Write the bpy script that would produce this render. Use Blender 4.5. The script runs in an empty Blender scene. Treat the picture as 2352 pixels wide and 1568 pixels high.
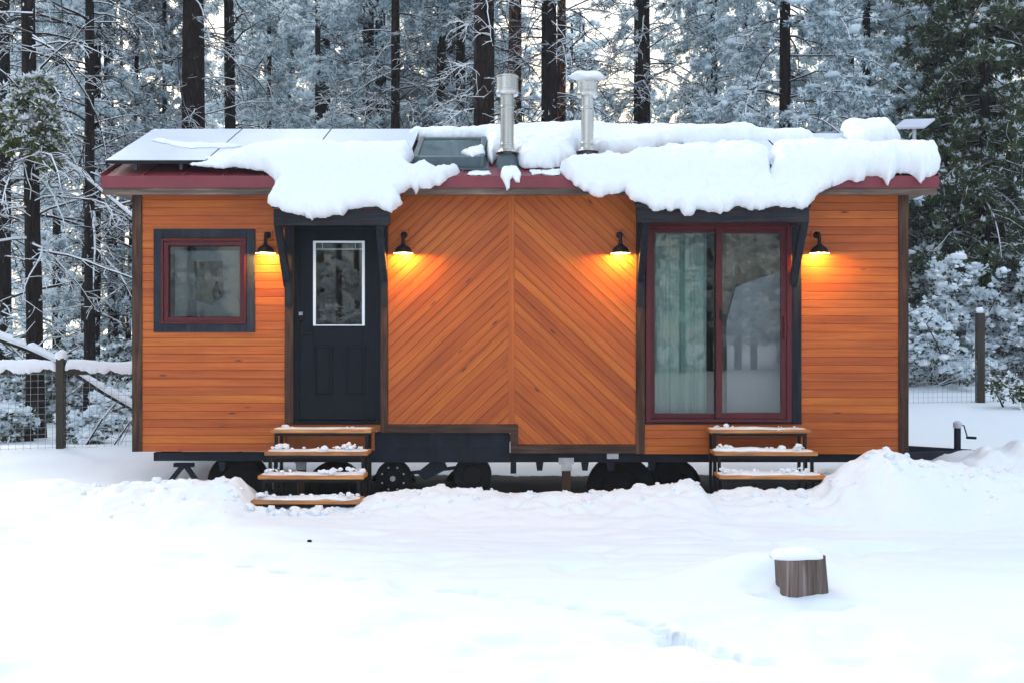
import bpy, math, random
import numpy as np
from mathutils import Vector, noise as mnoise
R = math.radians
sc = bpy.context.scene
col = sc.collection
rng = np.random.default_rng(7)
HAZE = .0007; EYE = 1.55; D = 11.0; F = 2425.5; CU, CV = 1176.0, 784.0

def P(u, v, Y=0.0):
    """point seen at photo position (u,v) on the vertical plane Y"""
    s = (D + Y) / F
    return ((u - CU) * s, Y, EYE - (v - CV) * s)
def PX(u, Y=0.0): return (u - CU) * (D + Y) / F
def PZ(v, Y=0.0): return EYE - (v - CV) * (D + Y) / F

# ------------------------------------------------------------------ noise
def _h(ix, iy, iz, seed):
    n = (ix * 374761393 + iy * 668265263 + iz * 2147483647 + seed * 1274126177) & 0xffffffff
    n = ((n ^ (n >> 13)) * 1274126177) & 0xffffffff
    n = (n ^ (n >> 16)) & 0xffffffff
    return n / 4294967295.0 * 2 - 1
def vn(x, y, seed=0):
    x = np.asarray(x, float); y = np.asarray(y, float)
    xi = np.floor(x).astype(np.int64); yi = np.floor(y).astype(np.int64)
    fx = x - xi; fy = y - yi
    fx = fx * fx * fx * (fx * (fx * 6 - 15) + 10); fy = fy * fy * fy * (fy * (fy * 6 - 15) + 10)
    z = np.zeros_like(xi)
    a = _h(xi, yi, z, seed); b = _h(xi + 1, yi, z, seed); c = _h(xi, yi + 1, z, seed); d = _h(xi + 1, yi + 1, z, seed)
    return (a * (1 - fx) + b * fx) * (1 - fy) + (c * (1 - fx) + d * fx) * fy
def fbm(x, y, seed=0, o=4):
    s = 0; a = 1; t = 0
    c, sn = math.cos(0.6), math.sin(0.6)
    for k in range(o):
        s = s + a * vn(x, y, seed + k * 17); t += a; a *= .5
        x, y = (x * c - y * sn) * 2.03 + 3.1, (x * sn + y * c) * 2.03 + 1.7
    return s / t
def sstep(a, b, x):
    t = np.clip((x - a) / (b - a), 0, 1); return t * t * (3 - 2 * t)

# ------------------------------------------------------------------ materials
def mat(name):
    m = bpy.data.materials.new(name); m.use_nodes = True
    nt = m.node_tree
    return m, nt, nt.nodes['Principled BSDF']
def N(nt, t, **kw):
    n = nt.nodes.new(t)
    for k, v in kw.items():
        if k in n.inputs: n.inputs[k].default_value = v
        else: setattr(n, k, v)
    return n
def ramp(nt, stops, fac):
    r = nt.nodes.new('ShaderNodeValToRGB'); e = r.color_ramp.elements
    while len(e) < len(stops): e.new(.5)
    for i, (p, c) in enumerate(stops):
        e[i].position = p; e[i].color = (c[0], c[1], c[2], 1) if hasattr(c, '__len__') else (c, c, c, 1)
    nt.links.new(fac, r.inputs[0]); return r.outputs[0]
def mapping(nt, src, scale, loc=(0, 0, 0), rot=(0, 0, 0)):
    m = N(nt, 'ShaderNodeMapping'); m.inputs['Scale'].default_value = scale; m.inputs['Location'].default_value = loc
    m.inputs['Rotation'].default_value = rot
    nt.links.new(src, m.inputs['Vector']); return m.outputs[0]
def noise(nt, vec, scale, detail=4, rough=.6, dist=0):
    n = N(nt, 'ShaderNodeTexNoise', Scale=scale, Detail=detail, Roughness=rough, Distortion=dist)
    nt.links.new(vec, n.inputs['Vector']); return n.outputs['Fac']
def mixc(nt, fac, a, b, mode='MIX'):
    m = N(nt, 'ShaderNodeMix', data_type='RGBA', blend_type=mode)
    for s, v in ((0, fac), (6, a), (7, b)):
        if hasattr(v, 'is_linked'): nt.links.new(v, m.inputs[s])
        elif s == 0: m.inputs[0].default_value = v
        else: m.inputs[s].default_value = (v[0], v[1], v[2], 1)
    return m.outputs[2]
def bump(nt, b, h, strength=.3, dist=.01):
    n = N(nt, 'ShaderNodeBump', Strength=strength, Distance=dist)
    nt.links.new(h, n.inputs['Height']); nt.links.new(n.outputs[0], b.inputs['Normal'])
def tc(nt, k='Object'): return N(nt, 'ShaderNodeTexCoord').outputs[k]

def plain(name, c, rough=.5, metal=0, var=.25, scale=8, bmp=0):
    m, nt, b = mat(name)
    v = tc(nt); f = noise(nt, v, scale, 5)
    lo = tuple(x * (1 - var) for x in c); hi = tuple(min(1, x * (1 + var)) for x in c)
    nt.links.new(ramp(nt, [(.3, lo), (.7, hi)], f), b.inputs['Base Color'])
    b.inputs['Roughness'].default_value = rough; b.inputs['Metallic'].default_value = metal
    if bmp: bump(nt, b, noise(nt, v, scale * 6, 4), bmp, .004)
    return m

def snow_mat(name, c=(.86, .89, .93), bs=.35, fine=55):
    m, nt, b = mat(name)
    v = tc(nt)
    b.inputs['Base Color'].default_value = (*c, 1); b.inputs['Roughness'].default_value = .55
    b.inputs['Specular IOR Level'].default_value = .25
    n1 = noise(nt, v, fine, 4, .7); bump(nt, b, n1, bs, .006)
    return m

M = {}
M['snow'] = snow_mat('snow')
M['snow_ground'] = None
def ground_mat():
    m, nt, b = mat('ground_snow')
    v = tc(nt)
    sep = N(nt, 'ShaderNodeSeparateXYZ'); nt.links.new(v, sep.inputs[0])
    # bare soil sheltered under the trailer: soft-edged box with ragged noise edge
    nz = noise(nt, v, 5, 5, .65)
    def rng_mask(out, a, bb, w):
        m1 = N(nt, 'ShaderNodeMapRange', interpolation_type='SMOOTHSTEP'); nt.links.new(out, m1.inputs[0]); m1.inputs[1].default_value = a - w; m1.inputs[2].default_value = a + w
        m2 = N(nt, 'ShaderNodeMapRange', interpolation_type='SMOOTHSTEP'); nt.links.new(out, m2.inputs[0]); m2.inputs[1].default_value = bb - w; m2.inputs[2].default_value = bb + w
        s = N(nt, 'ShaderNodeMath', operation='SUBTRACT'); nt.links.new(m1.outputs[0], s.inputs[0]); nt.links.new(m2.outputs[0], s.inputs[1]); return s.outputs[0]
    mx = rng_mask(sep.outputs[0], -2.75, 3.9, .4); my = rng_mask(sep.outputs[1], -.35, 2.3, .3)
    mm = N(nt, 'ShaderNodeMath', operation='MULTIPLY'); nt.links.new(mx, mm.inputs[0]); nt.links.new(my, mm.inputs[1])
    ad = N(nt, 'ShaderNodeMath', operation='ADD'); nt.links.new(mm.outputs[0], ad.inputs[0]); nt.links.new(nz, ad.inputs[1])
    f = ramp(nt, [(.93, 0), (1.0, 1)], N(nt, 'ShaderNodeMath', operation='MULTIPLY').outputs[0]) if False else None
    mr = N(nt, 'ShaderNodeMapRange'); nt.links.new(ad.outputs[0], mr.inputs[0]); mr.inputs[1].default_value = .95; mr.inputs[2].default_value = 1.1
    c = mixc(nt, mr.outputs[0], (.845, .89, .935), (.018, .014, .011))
    nt.links.new(c, b.inputs['Base Color']); b.inputs['Roughness'].default_value = .6
    b.inputs['Specular IOR Level'].default_value = .2
    bump(nt, b, noise(nt, v, 30, 6, .7), .3, .012)
    return m
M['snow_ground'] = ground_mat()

def wood_siding():
    m, nt, b = mat('stained_cedar')
    uv = tc(nt, 'UV')
    at = N(nt, 'ShaderNodeAttribute', attribute_name='bid')
    sp = N(nt, 'ShaderNodeSeparateColor'); nt.links.new(at.outputs['Color'], sp.inputs[0])
    va = N(nt, 'ShaderNodeVectorMath', operation='ADD'); nt.links.new(uv, va.inputs[0])
    sc_ = N(nt, 'ShaderNodeVectorMath', operation='SCALE'); nt.links.new(at.outputs['Color'], sc_.inputs[0]); sc_.inputs['Scale'].default_value = 37
    nt.links.new(sc_.outputs[0], va.inputs[1])
    g1 = noise(nt, mapping(nt, va.outputs[0], (.9, 26, 1)), 1.0, 5, .62, .7)
    g2 = noise(nt, mapping(nt, va.outputs[0], (5, 130, 1)), 1.0, 3, .6)
    big = noise(nt, mapping(nt, va.outputs[0], (.8, 5, 1)), 1.0, 3, .5)
    c = ramp(nt, [(.25, (.39, .077, .013)), (.45, (.53, .121, .019)), (.62, (.61, .157, .025)), (.8, (.67, .205, .040))], g1)
    # board to board tone
    t = ramp(nt, [(0, (.76, .64, .66)), (.35, (.92, .86, .9)), (.7, (1, 1, 1)), (1, (1.0, 1.12, .8))], sp.outputs[0])
    c = mixc(nt, .85, c, t, 'MULTIPLY')
    c = mixc(nt, .45, c, ramp(nt, [(.35, (.55, .45, .5)), (.6, (1, 1, 1))], big), 'MULTIPLY')
    c = mixc(nt, .25, c, ramp(nt, [(.35, (.5, .4, .35)), (.6, (1, 1, 1))], g2), 'MULTIPLY')
    # knots
    vo = N(nt, 'ShaderNodeTexVoronoi', Scale=1.0); nt.links.new(mapping(nt, va.outputs[0], (2.6, 11, 1)), vo.inputs['Vector'])
    vs = N(nt, 'ShaderNodeSeparateColor'); nt.links.new(vo.outputs['Color'], vs.inputs[0])
    k = N(nt, 'ShaderNodeMath', operation='GREATER_THAN'); nt.links.new(vs.outputs[0], k.inputs[0]); k.inputs[1].default_value = .60
    kd = ramp(nt, [(.05, 1), (.15, 0)], vo.outputs['Distance'])
    km = N(nt, 'ShaderNodeMath', operation='MULTIPLY'); nt.links.new(k.outputs[0], km.inputs[0]); nt.links.new(kd, km.inputs[1])
    c = mixc(nt, km.outputs[0], c, (.075, .016, .008))
    nt.links.new(c, b.inputs['Base Color']); b.inputs['Roughness'].default_value = .48
    b.inputs['Specular IOR Level'].default_value = .35
    bump(nt, b, g1, .18, .004)
    return m
M['siding'] = wood_siding()

def timber(name, a, c2, c3, rough=.7, axis='Z', sc=1.0):
    m, nt, b = mat(name)
    v = tc(nt)
    s = {'Z': (28, 28, 1.6), 'X': (1.6, 28, 28)}[axis]
    s = tuple(x * sc for x in s)
    g = noise(nt, mapping(nt, v, s), 1, 6, .65, .8)
    big = noise(nt, mapping(nt, v, (1.3, 1.3, 1.3)), 1, 3)
    c = ramp(nt, [(.3, a), (.52, c2), (.72, c3)], g)
    c = mixc(nt, .8, c, ramp(nt, [(.35, (.45, .42, .45)), (.65, (1.1, 1.05, 1.0))], big), 'MULTIPLY')
    nt.links.new(c, b.inputs['Base Color']); b.inputs['Roughness'].default_value = rough
    bump(nt, b, g, .35, .004)
    return m
M['post'] = timber('weathered_post', (.030, .018, .016), (.085, .046, .032), (.17, .10, .065))
M['trimx'] = timber('weathered_trim', (.035, .022, .020), (.09, .052, .038), (.16, .095, .065), axis='X')
M['fasciawood'] = timber('fascia_board', (.05, .035, .03), (.16, .11, .085), (.30, .22, .16), axis='X')
M['dark'] = timber('charcoal_timber', (.007, .009, .014), (.015, .020, .030), (.034, .038, .048), axis='Z', rough=.6)
M['darkx'] = timber('charcoal_beam', (.010, .012, .017), (.024, .026, .034), (.075, .058, .055), axis='X', rough=.6)
M['casing'] = timber('blue_grey_casing', (.017, .022, .032), (.028, .037, .054), (.050, .057, .074), rough=.55)
M['tread'] = timber('golden_tread', (.30, .11, .030), (.60, .25, .070), (.80, .42, .15), axis='X', rough=.5)
M['fence'] = timber('green_brown_fence', (.016, .012, .007), (.034, .025, .015), (.06, .045, .028))
M['oldwood'] = timber('grey_stump_wood', (.045, .028, .020), (.17, .125, .105), (.42, .38, .40), sc=.7)
M['red'] = plain('maroon_metal', (.19, .026, .040), .38, 0, .18, 3)
M['redframe'] = plain('maroon_frame', (.085, .009, .014), .35, 0, .15, 3)
M['door'] = plain('navy_door', (.0048, .0078, .0135), .5, 0, .12, 3)
M['black'] = plain('black_metal', (.012, .012, .014), .35, 0, .2, 12)
M['chassis'] = plain('chassis_steel', (.014, .019, .030), .5, 0, .35, 4, .2)
M['rubber'] = plain('rubber', (.012, .012, .014), .8, 0, .3, 10)
M['galv'] = plain('galvanised', (.45, .48, .50), .4, .5, .2, 15)
M['lavender'] = plain('dish_plastic', (.50, .52, .62), .4, 0, .05, 3)
M['white'] = plain('white_vinyl', (.80, .83, .86), .35, 0, .04, 4)
M['cream'] = plain('lamp_lining', (.88, .86, .82), .5, 0, .02, 4)
M['flash'] = plain('grey_flashing', (.10, .13, .15), .4, .3, .2, 5)
M['wire'] = plain('wire', (.33, .34, .34), .5, .4, .2, 15)
M['interior'] = plain('interior', (.16, .13, .10), .8, 0, .2, 2)
M['blind'] = plain('grey_film', (.26, .26, .265), .9, 0, .25, 1.5)
M['vase'] = plain('dark_vase', (.02, .018, .012), .9)
M['brownpaper'] = plain('brown_card', (.15, .12, .09), .8, 0, .3, 3)
def steel():
    m, nt, b = mat('stainless_flue')
    v = tc(nt)
    n = noise(nt, mapping(nt, v, (9, 9, .3)), 1, 4)
    nt.links.new(ramp(nt, [(.3, (.42, .40, .37)), (.7, (.80, .79, .77))], n), b.inputs['Base Color'])
    b.inputs['Metallic'].default_value = 1; b.inputs['Roughness'].default_value = .22
    bump(nt, b, n, .05, .002)
    return m
M['steel'] = steel()
def panel_mat():
    m, nt, b = mat('solar_cells')
    v = tc(nt)
    br = N(nt, 'ShaderNodeTexBrick', Scale=1.0); br.offset = 0
    br.inputs['Mortar Size'].default_value = .0035; br.inputs['Brick Width'].default_value = .158; br.inputs['Row Height'].default_value = .158
    br.inputs['Color1'].default_value = (.012, .016, .03, 1); br.inputs['Color2'].default_value = (.014, .018, .034, 1); br.inputs['Mortar'].default_value = (.05, .055, .06, 1)
    nt.links.new(v, br.inputs['Vector'])
    # dusting of frost over the cells
    f = ramp(nt, [(.2, .90), (.75, .99)], noise(nt, v, 2.2, 4))
    c = mixc(nt, f, br.outputs[0], (.70, .76, .88))
    nt.links.new(c, b.inputs['Base Color']); b.inputs['Roughness'].default_value = .3
    return m
M['panel'] = panel_mat()
def curtain(name, c):
    m, nt, b = mat(name)
    b.inputs['Base Color'].default_value = (*c, 1); b.inputs['Roughness'].default_value = .9
    w = noise(nt, mapping(nt, tc(nt), (90, 90, 2)), 1, 3); bump(nt, b, w, .15, .003)
    return m
M['curtain_g'] = curtain('green_curtain', (.42, .58, .53))
M['curtain_w'] = curtain('grey_curtain', (.80, .78, .80))
def glass():
    m, nt, b = mat('window_glass'); nt.nodes.remove(b)
    out = nt.nodes['Material Output']
    t = N(nt, 'ShaderNodeBsdfTransparent'); t.inputs[0].default_value = (.86, .90, .89, 1)
    g = N(nt, 'ShaderNodeBsdfGlossy'); g.inputs['Roughness'].default_value = .015; g.inputs[0].default_value = (1, 1, 1, 1)
    fr = N(nt, 'ShaderNodeFresnel', IOR=1.52)
    ml = N(nt, 'ShaderNodeMath', operation='MULTIPLY_ADD'); nt.links.new(fr.outputs[0], ml.inputs[0]); ml.inputs[1].default_value = 1.0; ml.inputs[2].default_value = .0
    mx = N(nt, 'ShaderNodeMixShader'); nt.links.new(ml.outputs[0], mx.inputs[0]); nt.links.new(t.outputs[0], mx.inputs[1]); nt.links.new(g.outputs[0], mx.inputs[2])
    nt.links.new(mx.outputs[0], out.inputs[0]); return m
M['glass'] = glass()
def emit(name, c, s):
    m, nt, b = mat(name); b.inputs['Emission Color'].default_value = (*c, 1); b.inputs['Emission Strength'].default_value = s
    b.inputs['Base Color'].default_value = (*c, 1); return m
for k_ in ('door', 'black', 'chassis', 'rubber', 'dark', 'darkx', 'casing', 'flash', 'redframe', 'post', 'trimx'):
    M[k_].node_tree.nodes['Principled BSDF'].inputs['Specular IOR Level'].default_value = .14 if k_ != 'redframe' else .3
M['bulb'] = emit('lit_bulb', (1, .72, .38), 14)

def bark(name, dark, mid, hi, fleck=.66):
    m, nt, b = mat(name)
    v = tc(nt)
    w = noise(nt, mapping(nt, v, (9, 9, 1.7)), 1, 5, .7, 1.2)
    vo = N(nt, 'ShaderNodeTexVoronoi', Scale=1, feature='DISTANCE_TO_EDGE'); nt.links.new(mapping(nt, v, (11, 11, 2.3)), vo.inputs['Vector'])
    e = ramp(nt, [(.02, 0), (.14, 1)], vo.outputs['Distance'])
    c = ramp(nt, [(.3, dark), (.55, mid), (.78, hi)], w)
    c = mixc(nt, e, dark, c)
    # wind-plastered snow flecks
    f = noise(nt, mapping(nt, v, (5, 5, 4)), 1, 4, .75)
    fm = ramp(nt, [(fleck, 0), (fleck + .03, 1)], f)
    c = mixc(nt, fm, c, (.75, .78, .82))
    nt.links.new(c, b.inputs['Base Color']); b.inputs['Roughness'].default_value = .85
    b.inputs['Specular IOR Level'].default_value = .15
    bump(nt, b, e, .6, .02)
    return m
M['bark'] = bark('pine_bark', (.006, .004, .004), (.026, .013, .011), (.065, .032, .026), .74)
M['bark2'] = bark('dark_snowy_bark', (.005, .004, .004), (.018, .010, .009), (.038, .020, .017), .66)
M['bark3'] = bark('orange_bark', (.012, .006, .004), (.13, .045, .018), (.36, .14, .05), .74)
def snowtop(name, lowc, lowc2, thr=.15, sc=6, snowc=(.80, .84, .88)):
    """dark stem with snow lying on its upper side"""
    m, nt, b = mat(name)
    g = N(nt, 'ShaderNodeNewGeometry'); s = N(nt, 'ShaderNodeSeparateXYZ'); nt.links.new(g.outputs['True Normal'], s.inputs[0])
    v = tc(nt); n = noise(nt, v, sc, 3)
    a = N(nt, 'ShaderNodeMath', operation='MULTIPLY_ADD'); nt.links.new(n, a.inputs[0]); a.inputs[1].default_value = .8; nt.links.new(s.outputs[2], a.inputs[2])
    f = ramp(nt, [(thr + .36, 0), (thr + .46, 1)], a.outputs[0])
    low = ramp(nt, [(.3, lowc), (.7, lowc2)], noise(nt, v, sc * 3, 3))
    nt.links.new(mixc(nt, f, low, snowc), b.inputs['Base Color']); b.inputs['Roughness'].default_value = .8
    b.inputs['Specular IOR Level'].default_value = .15
    return m
M['limb'] = snowtop('snowy_limb', (.010, .007, .006), (.035, .022, .018), .0)
def leafmat(name, c1, c2, sc=1.5, rough=.8):
    m, nt, b = mat(name)
    v = tc(nt)
    nt.links.new(ramp(nt, [(.3, c1), (.7, c2)], noise(nt, v, sc, 4)), b.inputs['Base Color'])
    b.inputs['Roughness'].default_value = rough; b.inputs['Specular IOR Level'].default_value = .15
    return m
def translucent(m, f, c):
    nt = m.node_tree; b = nt.nodes['Principled BSDF']; out = nt.nodes['Material Output']
    t = N(nt, 'ShaderNodeBsdfTranslucent'); t.inputs[0].default_value = (*c, 1)
    mx = N(nt, 'ShaderNodeMixShader'); mx.inputs[0].default_value = f
    nt.links.new(b.outputs[0], mx.inputs[1]); nt.links.new(t.outputs[0], mx.inputs[2]); nt.links.new(mx.outputs[0], out.inputs[0])
M['needle'] = leafmat('pine_needles', (.13, .21, .245), (.36, .50, .56))
M['cedar'] = leafmat('cedar_sprays', (.040, .060, .034), (.13, .165, .085))
M['olive'] = leafmat('shrub_leaves', (.035, .052, .035), (.10, .125, .085))
M['yellowgreen'] = leafmat('bough_sprays', (.04, .065, .02), (.13, .16, .04))
M['frost'] = leafmat('clinging_snow', (.76, .86, .92), (.89, .94, .97), 2.5)

# ------------------------------------------------------------------ mesh builder
class MB:
    def __init__(s): s.v = []; s.f = []; s.m = []; s.uv = None; s.bid = None
    def add(s, vs, fs, mi=0):
        o = len(s.v); s.v.extend(vs); s.f.extend([tuple(i + o for i in f) for f in fs]); s.m.extend([mi] * len(fs)); return s
    def box(s, x0, x1, y0, y1, z0, z1, mi=0):
        if x0 > x1: x0, x1 = x1, x0
        if y0 > y1: y0, y1 = y1, y0
        if z0 > z1: z0, z1 = z1, z0
        vs = [(x, y, z) for x in (x0, x1) for y in (y0, y1) for z in (z0, z1)]
        return s.add(vs, [(0, 1, 3, 2), (4, 6, 7, 5), (0, 4, 5, 1), (2, 3, 7, 6), (0, 2, 6, 4), (1, 5, 7, 3)], mi)
    def frame(s, x0, x1, z0, z1, w, y0, y1, mi=0, wb=None, wt=None):
        """rectangular frame in XZ, members butted end to end"""
        wb = w if wb is None else wb; wt = w if wt is None else wt
        if z0 > z1: z0, z1 = z1, z0
        s.box(x0, x0 + w, y0, y1, z0, z1, mi); s.box(x1 - w, x1, y0, y1, z0, z1, mi)
        s.box(x0 + w, x1 - w, y0, y1, z0, z0 + wb, mi); s.box(x0 + w, x1 - w, y0, y1, z1 - wt, z1, mi); return s
    def prism(s, poly, y0, y1, mi=0):
        """polygon in XZ extruded in Y"""
        n = len(poly)
        a = sum(poly[i][0] * poly[(i + 1) % n][1] - poly[(i + 1) % n][0] * poly[i][1] for i in range(n))
        if a < 0: poly = poly[::-1]
        vs = [(x, y0, z) for x, z in poly] + [(x, y1, z) for x, z in poly]
        fs = [tuple(range(n)), tuple(range(2 * n - 1, n - 1, -1))] + [(i, i + n, (i + 1) % n + n, (i + 1) % n) for i in range(n)]
        return s.add(vs, fs, mi)
    def xprism(s, poly, x0, x1, mi=0):
        """polygon in YZ extruded in X"""
        n = len(poly)
        a = sum(poly[i][0] * poly[(i + 1) % n][1] - poly[(i + 1) % n][0] * poly[i][1] for i in range(n))
        if a < 0: poly = poly[::-1]
        vs = [(x0, y, z) for y, z in poly] + [(x1, y, z) for y, z in poly]
        fs = [tuple(range(n - 1, -1, -1)), tuple(range(n, 2 * n))] + [(i, (i + 1) % n, (i + 1) % n + n, i + n) for i in range(n)]
        return s.add(vs, fs, mi)
    def bar(s, p, q, w, h=None, mi=0, up=(0, 0, 1)):
        h = h or w; p = Vector(p); q = Vector(q); d = (q - p).normalized()
        a = d.cross(Vector(up));
        if a.length < 1e-3: a = d.cross(Vector((1, 0, 0)))
        a.normalize(); b = a.cross(d)
        vs = [tuple(c + a * (i * w / 2) + b * (j * h / 2)) for c in (p, q) for i in (-1, 1) for j in (-1, 1)]
        return s.add(vs, [(0, 1, 3, 2), (4, 6, 7, 5), (0, 4, 5, 1), (2, 3, 7, 6), (0, 2, 6, 4), (1, 5, 7, 3)], mi)
    def tube(s, pts, rad, n=10, mi=0, caps=True):
        pts = [Vector(p) for p in pts]; rad = rad if hasattr(rad, '__len__') else [rad] * len(pts)
        vs = []; a = None
        for i, p in enumerate(pts):
            d = (pts[min(i + 1, len(pts) - 1)] - pts[max(i - 1, 0)]).normalized()
            if a is None:
                a = d.cross(Vector((0, 0, 1)))
                if a.length < 1e-2: a = d.cross(Vector((1, 0, 0)))
            a = (a - d * a.dot(d)).normalized(); b = d.cross(a)
            vs += [tuple(p + (a * math.cos(t) + b * math.sin(t)) * rad[i]) for t in [2 * math.pi * k / n for k in range(n)]]
        fs = [(i * n + k, i * n + (k + 1) % n, (i + 1) * n + (k + 1) % n, (i + 1) * n + k) for i in range(len(pts) - 1) for k in range(n)]
        if caps: fs += [tuple(range(n - 1, -1, -1)), tuple((len(pts) - 1) * n + k for k in range(n))]
        return s.add(vs, fs, mi)
    def lathe(s, c, prof, n=28, mi=0, axis='Z'):
        """prof: list of (radius, height)"""
        vs = []
        for r, h in prof:
            for k in range(n):
                t = 2 * math.pi * k / n; a, b = r * math.cos(t), r * math.sin(t)
                vs.append((c[0] + a, c[1] + b, c[2] + h) if axis == 'Z' else (c[0] + a, c[1] + h, c[2] + b))
        fs = [(i * n + k, i * n + (k + 1) % n, (i + 1) * n + (k + 1) % n, (i + 1) * n + k) for i in range(len(prof) - 1) for k in range(n)]
        if axis != 'Z': fs = [f[::-1] for f in fs]
        return s.add(vs, fs, mi)
    def build(s, name, mats, parent=None, smooth=False, bevel=0):
        me = bpy.data.meshes.new(name)
        me.from_pydata(s.v, [], s.f)
        for m in (mats if isinstance(mats, (list, tuple)) else [mats]): me.materials.append(m)
        me.polygons.foreach_set('material_index', s.m)
        if smooth:
            me.polygons.foreach_set('use_smooth', [True] * len(s.f))
        if s.uv is not None:
            uvl = me.uv_layers.new(name='UVMap'); uvl.data.foreach_set('uv', np.array(s.uv, dtype=np.float32).ravel())
            ca = me.color_attributes.new('bid', 'FLOAT_COLOR', 'CORNER'); ca.data.foreach_set('color', np.array(s.bid, dtype=np.float32).ravel())
        me.update()
        o = link(name, me, parent)
        if bevel:
            b = o.modifiers.new('bevel', 'BEVEL'); b.width = bevel; b.segments = 2; b.limit_method = 'ANGLE'
        return o
def smooth_angle(o, deg=40):
    me = o.data; me.polygons.foreach_set('use_smooth', [True] * len(me.polygons))
    try: me.set_sharp_from_angle(angle=R(deg))
    except Exception: pass
    return o
def link(name, me, parent=None):
    o = bpy.data.objects.new(name, me); col.objects.link(o)
    if parent is not None:
        o.parent = parent
        if parent.type == 'EMPTY' and not parent.get('_local'): o.location = -parent.location
    return o
def np_mesh(name, v, f, mi=None, mats=(), parent=None, smooth=False):
    """v (n,3), f (m,k) arrays"""
    me = bpy.data.meshes.new(name); v = np.asarray(v, np.float32); f = np.asarray(f, np.int32)
    me.vertices.add(len(v)); me.vertices.foreach_set('co', v.ravel())
    k = f.shape[1]; me.loops.add(f.size); me.loops.foreach_set('vertex_index', f.ravel())
    me.polygons.add(len(f)); me.polygons.foreach_set('loop_start', np.arange(0, f.size, k, dtype=np.int32))
    me.polygons.foreach_set('loop_total', np.full(len(f), k, dtype=np.int32))
    for m in mats: me.materials.append(m)
    if mi is not None: me.polygons.foreach_set('material_index', np.asarray(mi, np.int32))
    if smooth: me.polygons.foreach_set('use_smooth', np.ones(len(f), bool))
    me.update(calc_edges=True); me.validate()
    return link(name, me, parent)
def tag(o, label=None, cat=None, group=None, kind=None):
    if label: o['label'] = label
    if cat: o['category'] = cat
    if group: o['group'] = group
    if kind: o['kind'] = kind
    return o
def empty(name, loc=(0, 0, 0), local=False):
    o = bpy.data.objects.new(name, None); col.objects.link(o); o.location = loc; o.empty_display_size = .2
    if local: o['_local'] = 1
    return o

# ------------------------------------------------------------------ ground
crest_px = [(-300, 1060), (0, 1080), (150, 1100), (240, 1122), (300, 1112), (350, 1110), (450, 1106), (550, 1103), (575, 1125), (600, 1160), (700, 1165), (820, 1160), (850, 1148),
            (870, 1136), (915, 1128), (950, 1120), (1000, 1116), (1060, 1113), (1110, 1122), (1150, 1127), (1230, 1128), (1300, 1124), (1350, 1130),
            (1400, 1124), (1450, 1118), (1520, 1112), (1555, 1104), (1585, 1098), (1605, 1106), (1622, 1131), (1660, 1124), (1710, 1118), (1750, 1120), (1800, 1117), (1850, 1120), (1885, 1104),
            (1920, 1075), (1960, 1056), (2000, 1040), (2025, 1035), (2060, 1046), (2100, 1058), (2200, 1070), (2352, 1085), (2700, 1090)]
YC = -.95
cx_ = np.array([PX(u, YC) for u, v in crest_px]); cz_ = np.array([PZ(v, YC) for u, v in crest_px])
pits = [(555, 1276, .05, .05), (568, 1284, .06, .05), (645, 1296, .05, .05), (662, 1297, .045, .035), (740, 1300, .03, .05), (1045, 1335, .035, .05), (1085, 1339, .04, .05), (1130, 1345, .025, .06),
        (1215, 1352, .02, .05), (1260, 1366, .03, .05), (1330, 1376, .025, .06), (1420, 1392, .03, .06), (1478, 1408, .045, .06), (1500, 1418, .05, .055), (1530, 1436, .06, .05), (1552, 1450, .10, .045), (1575, 1458, .06, .055),
        (1610, 1466, .04, .05), (1650, 1475, .05, .055), (1685, 1487, .08, .05), (1745, 1500, .05, .06), (700, 1234, .04, .035), (1850, 1310, .03, .05), (1868, 1334, .03, .04), (1758, 1346, .03, .05), (1960, 1500, .02, .08),
        (820, 1312, .03, .05), (920, 1322, .02, .05)]
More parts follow.
